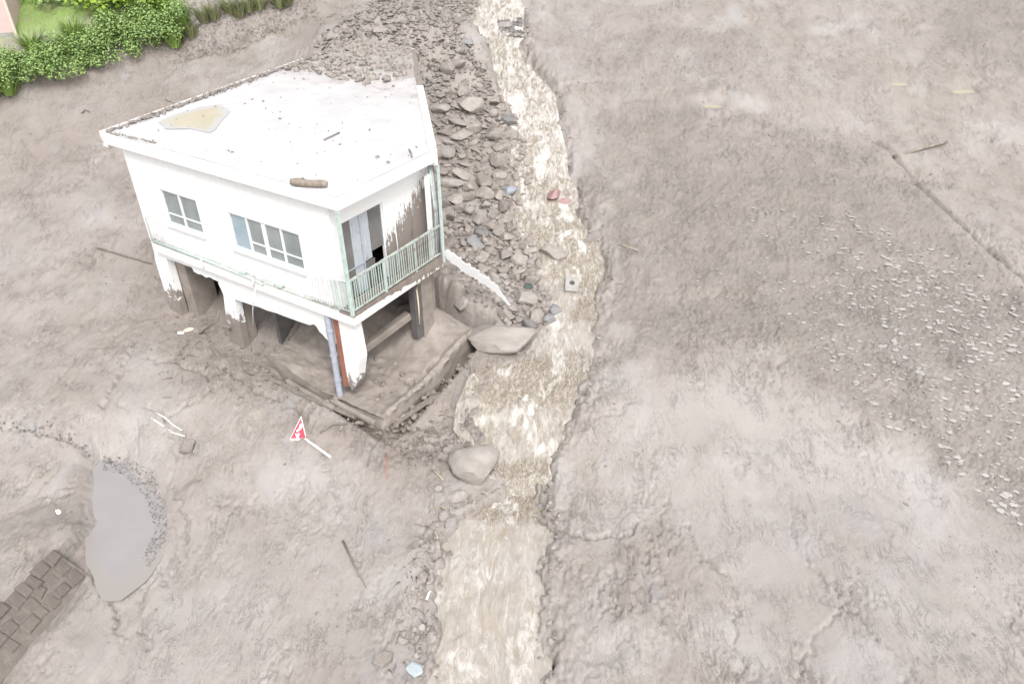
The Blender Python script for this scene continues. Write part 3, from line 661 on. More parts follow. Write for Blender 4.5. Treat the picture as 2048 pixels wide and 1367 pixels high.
hb(MB(), I_R+.14, I_R+.165, 2.35, 2.38, 3.6, 5.1)
# balcony slab: right front and the narrow ledge along the left front
m = MB(); m.prism([(0, 0), (3.66, 0), (3.95, .62), (3.9, .70), (.16, .72), (.16, 7.62), (0, 7.62)], ZB, ZS-.035)
m.obj('balcony_slab', mat_zmud('white slab edge', (.80, .79, .765), 2.58, .12), house, bevel=.012)
def ledge_top():
    m = MB(); n = 60
    for k in range(n):                                          # mud crust over the right front slab edge, with drips
        a, b = 3.66*k/n, 3.66*(k+1)/n; dr = .03+.20*sst(.6, 3.2, a)*(.7+.6*random.random()); dr *= random.uniform(.75, 1.15)
        m.box(a, b, -.012-.012*random.random(), .44, ZS-.04-dr, ZS-.002+.02*random.random())
    return m
ledge_top().obj('mud_crust', 'mud', house)
hb(MB(), .45, 7.6, .002, .148, ZS-.03, ZS+.004).obj('ledge', 'ledge', house)
# downstand beam of the left front and ground floor piers
def jag(i0, z0_, i1, z1, n, amp):
    return [(i0+(i1-i0)*k/n, z0_+(z1-z0_)*k/n+(random.uniform(-amp, amp) if 0 < k < n else 0)) for k in range(n+1)]
def wall_poly(pts, j0, j1):                                     # polygon in the (i, z) plane, extruded in j
    n = len(pts); m = MB(); v = [(j0, i, z) for i, z in pts]+[(j1, i, z) for i, z in pts]
    return m.add(v, [tuple(range(n)), tuple(range(n, 2*n))[::-1]]+[(k, n+k, n+(k+1) % n, (k+1) % n) for k in range(n)])
beam = [(5.15, ZB-.002), (.98, ZB-.002), (1.02, 1.60)]+jag(1.15, 1.72, 1.60, 2.08, 5, .05)+jag(1.75, 2.0, 4.60, 1.88, 9, .02)+jag(4.66, 1.8, 4.75, .0, 7, .04)+[(5.25, -.1)]+jag(5.28, .9, 5.10, 1.9, 6, .05)+jag(5.2, 2.2, 5.15, 2.5, 2, .03)
wall_poly(beam, J0-.02, J0+.2).obj('beam', 'wallz', house)
lint = [(7.85, ZB-.002), (5.15, ZB-.002)]+jag(5.2, 2.28, 6.2, 2.30, 6, .05)+jag(6.25, 2.42, 7.38, 2.40, 4, .015)+jag(7.38, 2.3, 7.42, -.2, 7, .03)+[(7.98, -.2), (7.98, 2.2)]
wall_poly(lint, J0-.02, J0+.2).obj('lintel', 'wallz', house)
hb(MB(), 6.98, 7.40, .36, 1.2, -.2, 2.55).obj('pier', 'mudc', house, bevel=.03)
hb(MB(), 4.8, 5.2, .36, .75, -.2, 1.9).obj('pier', 'mudc', house, bevel=.03)
# corner pillar: white, rust red sheet and blue grey pipe
pz = jag(.66, 2.60, .66, .55, 8, .02)+[(.55, .35), (.40, .55)]+jag(.30, .75, .12, 1.5, 4, .03)+jag(.12, 1.6, .18, 2.60, 5, .02)
wall_poly(pz, .12, .42).obj('corner_pillar', 'pillarz', house)
MB().add([(.14, .86, 2.6), (.14, .668, 2.6), (.14, .64, .45), (.14, .86, .35), (.2, .86, 2.6), (.2, .668, 2.6), (.2, .64, .45), (.2, .86, .35)], [(0, 1, 2, 3), (7, 6, 5, 4), (0, 3, 7, 4), (1, 5, 6, 2), (0, 4, 5, 1), (3, 2, 6, 7)]).obj('rusty_sheet', 'rust', house)
pp = MB().tube([(.10, 1.0, 2.6), (.10, 1.0, 1.4), (.09, 1.01, -.2)], .085, 14)
pipe = pp.obj('drain_pipe', 'pipe', house, smooth=True, sharp=50)
for z in (.55, 1.35, 2.1): MB().tube([(.10, 1.0, z-.03), (.10, 1.0, z+.03)], .10, 14).obj('collar', 'pipe', pipe, smooth=True, sharp=50)
# right pillar and inner stump, inside walls of the ground floor
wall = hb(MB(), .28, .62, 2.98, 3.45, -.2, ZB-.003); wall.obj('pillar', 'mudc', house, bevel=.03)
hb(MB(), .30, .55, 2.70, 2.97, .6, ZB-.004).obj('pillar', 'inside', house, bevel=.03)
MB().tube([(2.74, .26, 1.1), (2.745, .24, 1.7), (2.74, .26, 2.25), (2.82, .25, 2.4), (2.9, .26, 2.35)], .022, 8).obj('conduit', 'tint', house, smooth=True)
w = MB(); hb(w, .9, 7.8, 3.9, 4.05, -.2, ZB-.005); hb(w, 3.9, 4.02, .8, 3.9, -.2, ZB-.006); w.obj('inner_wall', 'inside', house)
MB().bar((.35, 1.3, .62), (2.75, .62, 1.30), .26, .24).obj('fallen_beam', 'mudc', house, bevel=.05)
# railing on the right front (j axis) with posts and balusters
rail = MB().bar((.02, .03, 3.83), (3.60, .03, 3.85), .055, .045).obj('railing', 'greenm', house, label=None) if False else MB().bar((.04, .03, 3.83), (3.62, .03, 3.85), .055, .045).obj('railing', 'greenm', house)
MB().bar((.04, .03, 3.01), (3.62, .03, 3.03), .04, .03).obj('bottom_rail', 'greenm', rail)
bm_ = MB().bar((0, 0, 0), (0, 0, .79), .018).obj('baluster', 'green', rail); bm_.location = (.12, .03, 3.025)
bmm = bm_.data.copy(); bmm.materials[0] = MT['greenm']
k = 0; x = .21
while x < 3.55:
    o = bm_.copy(); o.data = bmm if x > 2.3+random.uniform(-.4, .3) else bm_.data; link(o, rail); o.location = (x, .03+random.uniform(-.006, .006), 3.025); o.rotation_euler = (random.uniform(-.012, .012), random.uniform(-.02, .02), 0); x += .088
for j, mt in ((1.29, 'green'), (2.52, 'greenm')): MB().bar((j, .025, ZS), (j, .025, 3.81), .045).obj('rail_post', mt, rail)
MB().bar((-.01, -.01, 2.93), (.0, 0.02, 5.62), .075, .075).obj('corner_post', 'green', house)
r2 = MB().bar((.04, .06, 3.82), (.0, 1.22, 3.77), .03).obj('railing', 'white', house); r2['label'] = 'short buckled white railing round the corner'
MB().bar((.03, .06, 3.0), (.0, 1.40, 2.97), .025).obj('bottom_rail', 'greenm', r2)
for k in range(14):
    i = .13+k*.088; MB().bar((.03, i, 3.0), (.0+random.uniform(-.02, .02), i+random.uniform(-.05, .05), 3.80-.04*i), .015).obj('baluster', 'green' if k < 6 else 'white', r2)
MB().bar((.02, .02, 3.78), (.14, .45, 3.70), .022).obj('rail_brace', 'greenm', r2)
# fallen rail along the left ledge and the bent remains at its left end
MB().tube([(-.02, 7.58, 2.99), (-.015, 5.4, 2.97), (-.02, 3.6, 2.93), (-.03, 3.05, 2.90)], .03, 8).obj('fallen_rail', 'green', house, smooth=True)
for (a, b) in ((5.42, 5.45), (3.45, 3.4)): MB().tube([(-.04, a, 2.7), (-.045, b, 2.99)], .02, 6).obj('rail_post', 'white', house, smooth=True)
for (i, di) in ((3.95, -.28), (2.55, -.25)): MB().tube([(-.02, i, 2.96), (.0, i+di*.6, 2.99), (.04, i+di, 3.14)], .026, 7).obj('bent_rail', 'green', house, smooth=True)
r3 = MB().tube([(.0, 7.58, 3.0), (.0, 7.60, 3.65), (.02, 7.3, 3.80), (.05, 7.02, 3.78), (.02, 6.95, 3.3), (.02, 6.85, 2.98)], .017, 7).obj('railing', 'whitem', house, smooth=True); r3['label'] = 'bent railing end at the left corner'
for k in range(5): MB().tube([(.0, 7.5-.11*k, 3.0), (.02+.01*k, 7.48-.11*k, 3.70+.02*math.sin(k))], .010, 6).obj('baluster', 'whitem', r3, smooth=True)
# pipes and pole at the right corner
MB().bar((3.66, -.03, 2.75), (3.68, .0, 5.52), .06).obj('corner_post', 'green', house)
for dx, r_, mt in ((-.02, .035, 'pipe'), (-.09, .03, 'greenm'), (.06, .022, 'mudc')): MB().tube([(3.68+dx, .16, 2.9), (3.70+dx, .13, 4.2), (3.66+dx, .2, 5.6)], r_, 8).obj('corner_pipe', mt, house, smooth=True)
bd = wall_poly(jag(0, 5.3, 0, 2.95, 14, .05)+jag(.20, 2.95, .22, 5.3, 14, .06), 0, .05).obj('peeling_board', 'whitem', house); bd.location = (3.42, .16, 0); bd.rotation_euler = (0, .0, math.radians(-80)); bd.location = (3.33, .20, 0)
MB().tube([(2.25, .40, 3.0), (2.27, .38, 3.7), (2.30, .42, 4.3)], .012, 6).obj('loose_cable', 'white', house, smooth=True)
MB().tube([(2.9, .40, 3.7), (3.0, .38, 4.3), (3.1, .42, 4.9)], .010, 6).obj('loose_cable', 'wood', house, smooth=True)
# terrace slab in front of the right front
def terrace():
    n1, n2 = 90, 110; ii = np.linspace(-.66, 3.6, n1); jj = np.linspace(-.06, 4.3, n2); I, J = np.meshgrid(ii, jj, indexing='ij'); i, j = I.ravel(), J.ravel()
    rag = .11*per(j/.55, i*0+3, 5)+.06*per(j/.14, i*0+1, 6)
    z = .03+.30*sst(1.6, 3.6, j)+.75*np.exp(-((i-.9)/.9)**2-((j-3.6)/.75)**2)+.35*sst(1.4, 3.2, i)+.9*sst(1.0, 3.4, i)*sst(.6, 2.6, j)+.09*fbm(i/.7, j/.7, 4, 3)+.05*np.abs(per(i/.33, j/.33, 14))*sst(-.3, .3, fbm(i/1.1, j/1.1, 2, 13))+.03*np.abs(per(i/.15, j/.15, 4))*sst(-.2, .8, fbm(i/.7, j/.7, 2, 12)+.4)
    i2 = np.where(i < -.6, i+rag, i)
    curb = np.exp(-((i+.56)/.09)**2)*.07*(j > .0); gap = np.exp(-((i+.40+.03*per(j/.3, j*0, 9))/.05)**2)*.14*sst(.9, 1.3, j)*(1-sst(2.5, 2.9, j)); z = z+curb-gap
    hole = np.exp(-((i+.25)/.14)**2-((j-1.55)/.16)**2); z = z-.28*sst(.35, .75, hole+.12*per(i/.1, j/.1, 8))
    nT = n1*n2; idx = np.arange(nT).reshape(n1, n2); F = [tuple(q) for q in np.stack([idx[:-1, :-1], idx[:-1, 1:], idx[1:, 1:], idx[1:, :-1]], -1).reshape(-1, 4)]
    V = [(b, a, c) for a, b, c in zip(i2, j, z)]
    edge = list(idx[0, ::-1])+list(idx[1:, 0]); prev = edge         # right side, then front side
    for r_ in range(1, 13):
        cur = []
        for n_, q in enumerate(edge):
            x_, y_, z_ = V[q]; dz = .115*r_; wv = .06*float(per(n_*.045, r_*.35, 7))+.02*float(per(n_*.11, r_*.8, 17))+.06*sst(4, 12, r_)-.03*(r_ < 2)
            fr_ = n_ >= n2-1; gx, gy = (x_-wv, edge_y0) if False else (x_, y_)
            if not fr_: gy = -.68+.04*(r_ > 1)
            V.append((gx-(wv if fr_ else 0), gy-(0 if fr_ else wv), z_-dz)); cur.append(len(V)-1)
        for q in range(len(edge)-1): F.append((prev[q], prev[q+1], cur[q+1], cur[q]))
        prev = cur
    me = bpy.data.meshes.new('terrace_slab'); me.from_pydata(V, [], F); me.materials.append(MT['mudc']); me.polygons.foreach_set('use_smooth', [True]*len(F)); me.set_sharp_from_angle(angle=math.radians(50))
    link(bpy.data.objects.new('terrace_slab', me), house)
terrace()
for (a, b, w_, h_) in (((-.20, -.45, -.10), (-.16, 1.1, -.02), .12, .14), ((-.30, .9, -.12), (-.17, 2.7, -.06), .14, .12), ((-.98, 1.0, -.50), (-.74, 4.5, -.16), .13, .16)): MB().bar(a, b, w_, h_).obj('kerb', 'mudc', house, bevel=.03)

# things on the roof
def on_roof(u, v, lift=0):
    d = ray(u, v); t = (ZR+.03-CAMH)/d[2]; return Vector((d[0]*t, d[1]*t, ZR+.03+lift))
P = np.array([on_roof(*q)[:2] for q in [(318, 243), (345, 228), (400, 212), (440, 208), (458, 222), (432, 258), (420, 266), (385, 258), (330, 257)]])
pool('puddle', P, ZR+.022, 'rpool', 'yellow brown puddle on the house roof by the left eave', 'puddle', .08)
a, b = on_roof(583, 370, .07), on_roof(655, 374, .07)
lg = MB().tube([a+(b-a)*t+Vector((0, 0, .01*math.sin(9*t))) for t in np.linspace(0, 1, 9)], [.07, .085, .09, .088, .085, .08, .085, .08, .065], 12, .15).obj('log', 'wood', smooth=True)
tag(lg, 'short thick log lying at the front edge of the roof', 'log')
for (p, q, r_, lab) in [((648, 281), (679, 266), .02, 'thin stick in the middle of the roof'), ((818, 300), (824, 316), .018, 'short dark stick near the right eave of the roof')]:
    tag(MB().tube([on_roof(*p, .02), (on_roof(*p)+on_roof(*q))/2+Vector((.02, 0, .03)), on_roof(*q, .02)], r_, 6, .3).obj('stick', 'twig', smooth=True), lab, 'stick')
def scatter_stuff(name, pts, level, mat, label, cat, variants=7, seed=50, flat=(.35, .9), kw={}, sink=.25, tilt=.5):
    V = []; F = []; off = 0; shapes = [rock_verts(level, seed+k, **kw) for k in range(variants)]
    for k, (p, s) in enumerate(pts):
        v, f = shapes[k % variants]; sc = np.array([s*random.uniform(.8, 1.3), s*random.uniform(.6, 1), s*random.uniform(*flat)])
        R = (Matrix.Rotation(random.uniform(0, 6.28), 3, 'Z') @ Matrix.Rotation(random.gauss(0, tilt), 3, 'X') @ Matrix.Rotation(random.gauss(0, tilt), 3, 'Y'))
        V.append((v*sc)@np.array(R).T+np.array([p[0], p[1], p[2]+s*sink])); F.append(f+off); off += len(v)
    me = mesh_np(name, np.vstack(V), np.vstack(F), MT[mat]); me.set_sharp_from_angle(angle=math.radians(40))
    return tag(link(bpy.data.objects.new(name, me)), label, cat, kind='stuff')
pts = []
for _ in range(1500):
    j, i = random.uniform(.1, 12), random.uniform(.1, 10)
    pw = soft(np.array([j]), np.array([i]), np.array(roofp), .3)[0]
    if pw < .98 or random.random() > .10+.9*max(0, (j-5.5)/6)**1.5: continue
    p = hw(i, j, ZR+.02); pts.append(((p.x, p.y, p.z), random.choice((.015, .02, .025, .03, .045))*(1.0+.8*(j > 7))))
for _ in range(900):                                              # ridge of mud lumps along the left eave
    t = random.random()**.9; j = 12.0*t; i = 8.45+1.83*t-.10-abs(random.gauss(0, .09)); p = hw(i, j, ZR+.05); pts.append(((p.x, p.y, p.z), random.uniform(.015, .065)))
for _ in range(60):
    i = random.uniform(6.4, 8.3); p = hw(i, abs(random.gauss(0, .05))+.06+(8.3-i)*.06, ZR+.02); pts.append(((p.x, p.y, p.z), random.uniform(.02, .05)))
scatter_stuff('roof_grit', pts, 1, 'rock', 'mud crumbs and pebbles strewn over the pale roof', 'pebbles')
pts = []
for _ in range(520):
    j, i = 12-4.6*random.random()**1.7, random.uniform(5.2, 10.2)
    if soft(np.array([j]), np.array([i]), np.array(roofp), .2)[0] < .97: continue
    p = hw(i, j, ZR+.03); pts.append(((p.x, p.y, p.z), random.uniform(.05, .16)))
scatter_stuff('roof_rubble', pts, 2, 'rock', 'rubble washed onto the back of the roof', 'rubble', seed=80)

# fallen white fascia beside the house
def fascia():
    a = hw(-.02, 3.75, 3.05); e = G(1020, 617, .05); n = 44; V = []; F = []
    side = Vector((.72, -.15, .55)).normalized()
    for k in range(n+1):
        t = k/n; p = a.lerp(e, t); p.z += .13*math.sin(math.pi*t)-.06*math.sin(2*math.pi*t); p.x += .05*math.sin(math.pi*t)-.03*math.sin(5*t)
        w_ = (.13*math.sin(math.pi*min(1, .15+.95*t))+.035)*(1+.6*(random.random()-.5)); dn = Vector((0, 0, -.035))
        l, r = p-side*w_, p+side*w_*(1+.55*(random.random()-.5)); V += [l, r, r+dn, l+dn]
    for k in range(n):
        for q in range(4): F.append((k*4+q, k*4+(q+1) % 4, k*4+4+(q+1) % 4, k*4+4+q))
    F += [(0, 1, 2, 3), (n*4+3, n*4+2, n*4+1, n*4)]
    o = MB().add(V, F).obj('fallen_fascia', 'white'); tag(o, 'long torn white fascia strip hanging from the house down to the rubble', 'fascia')
fascia()

# ------------------------------------------------------------------ rocks
ROCKS = [  # u, v (base centre), width px, (y, z) proportions, rot deg, material, category, label, seed, name
    (1000, 690, 150, (.62, .36), -14, 'rockl', 'boulder', 'large flat topped boulder between terrace and stream', 11, 'boulder'),
    (950, 948, 104, (.9, .78), 15, 'rockl', 'boulder', 'big rounded boulder beside the small waterfall', 12, 'boulder'),
    (1106, 522, 62, (.7, .55), -20, 'rock', 'boulder', 'angular boulder standing in midstream above the concrete block', 13, 'boulder'),
    (1040, 528, 42, (.7, .62), 5, 'rockl', 'stone', 'pale egg shaped stone at the left edge of the stream', 14, 'stone'),
    (987, 560, 48, (.6, .5), -40, 'rockl', 'stone', 'pale oblong stone tilted just above the fallen fascia', 15, 'stone'),
    (1060, 652, 34, (.9, .7), 0, 'rockd', 'stone', 'dark rough stone left of the two blue grey ones', 16, 'stone'),
    (1100, 650, 36, (.9, .75), 30, 'rockb', 'stone', 'blue grey rounded stone right of the dark rough one', 17, 'stone'),
    (1111, 625, 34, (.8, .65), 60, 'rockb', 'stone', 'blue grey faceted stone uppermost of the wet group in the stream', 18, 'stone'),
    (1050, 603, 56, (.7, .45), -10, 'rockl', 'stone', 'broad pale stone carrying the small dark green one', 19, 'stone'),
    (1018, 390, 34, (.85, .7), 4, 'slate', 'stone', 'square slate blue stone at the stream edge', 20, 'stone'),
    (1108, 408, 38, (.65, .7), 50, 'rockr', 'stone', 'pinkish red block near the right bank', 21, 'stone'),
    (1130, 416, 26, (.7, .6), 20, 'rockr', 'stone', 'smaller reddish stone just right of the pink block', 22, 'stone'),
    (945, 222, 64, (.75, .6), 0, 'rock', 'boulder', 'largest blocky boulder of the upper rubble field', 23, 'boulder'),
    (1012, 243, 52, (.55, .45), -25, 'rockd', 'stone', 'dark wedge shaped stone jutting into the upper stream', 24, 'stone'),
    (988, 232, 24, (.8, .8), 10, 'rockl', 'stone', 'small pale stone leaning on the dark wedge', 25, 'stone'),
    (1026, 280, 38, (.8, .7), 30, 'rock', 'stone', 'pointed stone at the water just below the dark wedge', 26, 'stone'),
    (895, 146, 32, (.95, .9), 0, 'rock', 'stone', 'dark round cobble near the back corner of the roof', 27, 'stone'),
    (996, 358, 36, (.75, .7), 8, 'rockl', 'stone', 'smooth pale rounded stone above the slate blue one', 28, 'stone'),
    (905, 372, 62, (.7, .35), 10, 'rockl', 'boulder', 'flat half buried slab close to the right corner of the roof', 29, 'boulder'),
    (950, 494, 44, (.7, .6), -10, 'rockb', 'stone', 'grey blue pointed stone in the pile by the fascia top', 30, 'stone'),
    (1012, 482, 40, (.8, .65), 15, 'rock', 'stone', 'grey block at the top of the pile near the stream', 31, 'stone'),
    (926, 620, 36, (.8, 1.0), 0, 'rockl', 'stone', 'upright rounded block beside the muddy right pillar', 32, 'stone'),
    (375, 900, 32, (.85, .9), 20, 'rock', 'stone', 'lone stone at the end of the snapped white poles', 33, 'stone'),
    (890, 1036, 30, (.8, .6), 40, 'rock', 'stone', 'squared stone on the left bank below the waterfall', 34, 'stone'),
    (912, 1000, 46, (.75, .5), 0, 'rockl', 'stone', 'flat yellowish stone under the big rounded boulder', 35, 'stone'),
    (876, 980, 22, (.8, .6), 0, 'rockl', 'stone', 'small pale stone among reeds left of the waterfall', 36, 'stone'),
    (1081, 1022, 16, (.9, .9), 0, 'rockb', 'stone', 'little round grey stone, upper of two on the right bank', 37, 'stone'),
    (1089, 1046, 22, (.9, .8), 0, 'rock', 'stone', 'round grey stone, lower of two on the right bank', 38, 'stone'),
    (828, 1342, 42, (.8, .35), -20, 'paleblue', 'slab', 'pale blue broken slab on the left bank at the bottom edge', 39, 'slab'),
    (866, 1282, 32, (.9, .6), 60, 'rockl', 'stone', 'smooth rounded stone at the water low on the left bank', 40, 'stone'),
    (770, 1325, 40, (.8, .5), 0, 'rock', 'stone', 'mud coated stone left of the pale blue slab', 41, 'stone'),
    (1010, 66, 28, (.8, .7), 0, 'rockl', 'stone', 'pale stone in the upper stream below a dark gravel bar', 42, 'stone'),
    (1055, 578, 22, (.8, .7), 0, 'rockg', 'stone', 'small dark green stone lying on a broad pale one', 43, 'stone'),
    (925, 275, 52, (.7, .45), 15, 'rock', 'stone', 'long muddy slab left of the pointed stone in the rubble', 44, 'stone'),
    (880, 225, 44, (.7, .5), -10, 'rockl', 'stone', 'muddy boulder against the right eave of the house', 45, 'stone'),
    (1085, 700, 0, (1, 1), 0, 'rock', 'stone', '', 46, 'stone'),
    (950, 262, 44, (.6, .5), 25, 'rock', 'stone', 'oblong stone just below the blocky boulder', 47, 'stone'),
    (925, 610+60, 36, (.8, .4), 0, 'mud', 'stone', 'mud buried stone between upright block and flat topped boulder', 48, 'stone'),
    (968, 520, 38, (.7, .6), 70, 'rock', 'stone', 'brown stone wedged above the pale oblong one', 49, 'stone'),
    (1075, 600, 30, (.8, .5), 0, 'rock', 'stone', 'half sunk stone right of the dark green one', 50, 'stone'),
    (960, 470, 34, (.8, .6), 0, 'rockd', 'stone', 'dark stone above the grey blue pointed one', 52, 'stone'),
    (1003, 300, 40, (.7, .5), 10, 'rock', 'stone', 'muddy stone at the water below the long slab', 53, 'stone'),
    (935, 90, 36, (.7, .4), 0, 'rockb', 'stone', 'flat blue grey stone high in the rubble by the water', 54, 'stone'),
]
placed = []
for (u, v, wpx, (py, pz_), rot, mt, cat, lab, seed, nm) in ROCKS:
    if not wpx: continue
    p = G(u, v); s = wpx*pxm(p)/2
    if 1000 < u < 1190 and zwater(p.y) > p.z: p.z = float(zwater(p.y))-.02
    me = rock_mesh(nm, 4 if wpx > 50 else 3, seed, mt, cuts=9 if wpx > 90 else 13, amp=.07 if wpx > 90 else .055, cutmin=.42 if mt in ('slate', 'rockr', 'paleblue', 'rockb', 'rockd') else .62 if wpx > 90 else .5, cutmax=.86)
    o = link(bpy.data.objects.new(nm, me)); o.location = (p.x, p.y+s*py*.3, p.z+s*pz_*.42); o.scale = (s, s*py, s*pz_); o.rotation_euler = (random.uniform(-.08, .08), random.uniform(-.1, .1), math.radians(rot))
    tag(o, lab, cat); placed.append((p.x, p.y, s))
def block():
    p = G(1142, 590); p.z = float(zwater(p.y))+.10; s = pxm(p)*26/2; m = MB(); n = 20; rr = .42
    out = [(-1, -1.35), (1, -1.35), (1, 1.35), (-1, 1.35)]
    sq = []
    for k in range(n):
        t = 2*math.pi*k/n; c, d = math.cos(t), math.sin(t); q = max(abs(c), abs(d)/1.35); sq.append((c/q, d/q))
    V = []
    for z in (.45, -.45):
        V += [(x, y, z) for x, y in sq]+[(rr*math.cos(2*math.pi*k/n), .15+rr*math.sin(2*math.pi*k/n), z) for k in range(n)]
    F = []
    for k in range(n):
        q = (k+1) % n; F += [(k, q, n+q, n+k), (2*n+k, 3*n+k, 3*n+q, 2*n+q), (k, 2*n+k, 2*n+q, q), (n+k, n+q, 3*n+q, 3*n+k)]
    o = m.add([(x*s, y*s, z*s) for x, y, z in V], F).obj('concrete_block', 'conc'); o.location = p; o.rotation_euler = (math.radians(24), math.radians(6), math.radians(-4))
    tag(o, 'grey concrete block with a round hole standing in the stream', 'block')
block()

base = [rock_mesh('stone', 3, 200+k, 'rock', amp=.05, cuts=13, cutmin=.40, cutmax=.78) for k in range(14)]
def sample_poly(P, n):
    out = []; lo, hi = P.min(0), P.max(0)
    while len(out) < n:
        q = RNG.uniform(lo, hi, (n*3, 2)); k = inside(q[:, 0], q[:, 1], P); out += [tuple(z) for z in q[k]]
    return out[:n]
PILE = np.array([hit(u, v, gza)[:2] for u, v in [(885, 450), (1000, 430), (1060, 480), (1085, 560), (1105, 600), (1100, 655), (1020, 660), (985, 600), (930, 540)]])
UPPER = np.array([hit(u, v, gza)[:2] for u, v in [(860, 190), (1000, 190), (1030, 300), (1030, 370), (1000, 440), (885, 440), (875, 330)]])
PILEM = RNG.permutation(np.array(sample_poly(PILE, 420))); UPM = RNG.permutation(np.array(sample_poly(UPPER, 300))); n = 0; cand = sample_poly(FIELD, 1400)
pw = 0
def ok(x, y, s):
    return all((x-a)**2+(y-b)**2 > (.62*(s+c))**2 for a, b, c in placed)
big = []
for q_, (x, y) in enumerate(np.vstack([PILEM, UPM, RNG.permutation(np.array(cand))])):
    if n >= 300: break
    if q_ == 420: cap = n+60
    if 420 <= q_ < 720 and n >= cap: continue
    i, j = house_ij(x, y)
    if -.6 < i < 9 and -.3 < j < 3.8+1.16*max(0, i) and y < 30.5: continue
    s = float(RNG.choice([.10, .13, .16, .2, .26, .34], p=[.24, .26, .22, .15, .09, .04]))
    if q_ < 420: s = float(RNG.choice([.13, .17, .22, .28, .34]))
    elif q_ < 720: s = float(RNG.choice([.22, .28, .34, .42, .5]))
    if not ok(x, y, s): continue
    o = bpy.data.objects.new('stone', base[n % 14]); link(o); z = gz(x, y); z = max(z, float(zwater(y))-.05 if x > xl(y)-.3 else z)
    fl = random.uniform(.4, .8) if y < 25 else random.uniform(.25, .55)
    o.location = (x, y, z+s*fl*.35); o.scale = (s*random.uniform(.9, 1.25), s*random.uniform(.6, .95), s*fl); o.rotation_euler = (random.gauss(0, .22), random.gauss(0, .22), random.uniform(0, 6.28))
    zl = 'on the slope behind the roof' if y > 28 else 'beside the right eave of the house' if y > 23.5 else 'in the heap above the fallen fascia'
    sl = 'large' if s > .23 else 'middling' if s > .15 else 'small'; fl_ = 'flat' if fl < .5 else 'blocky'; wl = ' near the water' if x > xl(y)-.9 else ''
    tag(o, f'{sl} {fl_} muddy stone {zl}{wl}', 'stone', 'stones of the rubble field'); placed.append((x, y, s)); n += 1
pts = []
for (x, y) in sample_poly(FIELD, 4600):
    i, j = house_ij(x, y)
    if -.6 < i < 9 and -.3 < j < 3.8+1.16*max(0, i) and y < 30: continue
    if per(x/1.1, y/1.3, 77) > .28 and y < 27: continue
    pts.append(((x, y, gz(x, y)), random.choice((.035, .05, .06, .08, .10, .12))*(1 if y < 26 else 1.25)))
scatter_stuff('rubble', pts, 1, 'rock', 'dense small rubble and shards covering the slope beside the house', 'rubble', variants=16, flat=(.22, .6), kw=dict(cuts=6, amp=.1, cutmin=.45), sink=.15, tilt=.45)
pts = []
for (x, y) in sample_poly(PILE, 330): pts.append(((x, y, max(gz(x, y), float(zwater(y))-.03 if x > xl(y) else -9)), random.choice((.07, .09, .12, .15))))
for (x, y) in sample_poly(np.array([hit(u, v, gza)[:2] for u, v in [(985, 190), (1035, 230), (1050, 300), (1060, 380), (1040, 430), (1000, 430), (1015, 300)]]), 150): pts.append(((x, y, max(gz(x, y), float(zwater(y))-.03 if x > xl(y) else -9)), random.choice((.06, .09, .12, .16))))
scatter_stuff('pile_rubble', pts, 2, 'rock', 'angular broken stones filling the heap between fascia and stream', 'rubble', variants=12, seed=210, flat=(.4, .8), kw=dict(cuts=11, amp=.05, cutmin=.42))
# stones strewn along both banks
pts = []
for k in range(620):
    v = random.uniform(-40, 1400); u = np.interp(v, [q[1] for q in LB], [q[0] for q in LB])-abs(random.gauss(0, 28)) if random.random() < .6 else np.interp(v, [q[1] for q in RB], [q[0] for q in RB])+abs(random.gauss(0, 9))+4
    p = G0(u, v); pts.append(((p[0], p[1], gz(*p)), random.choice((.02, .03, .04, .06, .08))))
scatter_stuff('bank_stones', pts, 1, 'rock', 'small stones and clods along both stream banks', 'stones', variants=9, seed=120)
pts = []
GR = poly0([(995, 40), (1045, 30), (1042, 75), (1000, 72)])
for (x, y) in sample_poly(GR, 90): pts.append(((x, y, max(gz(x, y), float(zwater(y))-.02)), random.uniform(.06, .16)))
scatter_stuff('gravel_bar', pts, 1, 'rockd', 'dark gravel bar on the right side of the upper stream', 'gravel', variants=6, seed=140)
pts = []
GP = poly0([(185, 885), (235, 885), (300, 930), (335, 1010), (332, 1080), (300, 1140), (285, 1120), (308, 1050), (285, 980), (235, 925), (195, 915)])
for (x, y) in sample_poly(GP, 900): pts.append(((x, y, max(gz(x, y), PZ)), random.choice((.007, .010, .013, .018, .026))))
for t in RNG.random(160):
    q = G0(-20+225*t+random.gauss(0, 8), 848+55*t**1.6+random.gauss(0, 7)); pts.append(((q[0], q[1], gz(*q)), random.choice((.015, .02, .03, .045))))
scatter_stuff('puddle_gravel', pts, 1, 'rockd', 'dark grit along the upper right rim of the blue grey puddle', 'gravel', variants=6, seed=150)
# mud clods over the rough ground
pts = []
for (P_, nn, s0) in ((DARKR, 2600, .03), (DARKC, 400, .03), (DARKM, 400, .03), (DARKT, 500, .035)):
    for (x, y) in sample_poly(P_, nn):
        if y > 38 or abs(x) > 26: continue
        pts.append(((x, y, gz(x, y)), s0*random.uniform(.4, 1.3)))
scatter_stuff('mud_clods', pts, 1, 'mud', 'small mud clods over the rough darker mud', 'clods', variants=8, seed=160, kw=dict(cuts=4, amp=.25), sink=.05)
pts = []
VIEW = poly0([(-60, 330), (250, 420), (330, 640), (880, 900), (840, 1367), (-60, 1367)]); VIEWR = poly0([(1130, 1000), (1200, 640), (1150, 200), (1300, 20), (2100, 20), (2100, 1367), (1100, 1367)])
for P_, n_ in ((VIEW, 700), (VIEWR, 900)):
    for (x, y) in sample_poly(P_, n_):
        if per(x/1.6, y/2.2, 88) < -.05: continue
        pts.append(((x, y, gz(x, y)), random.choice((.010, .012, .016, .02, .03, .045))))
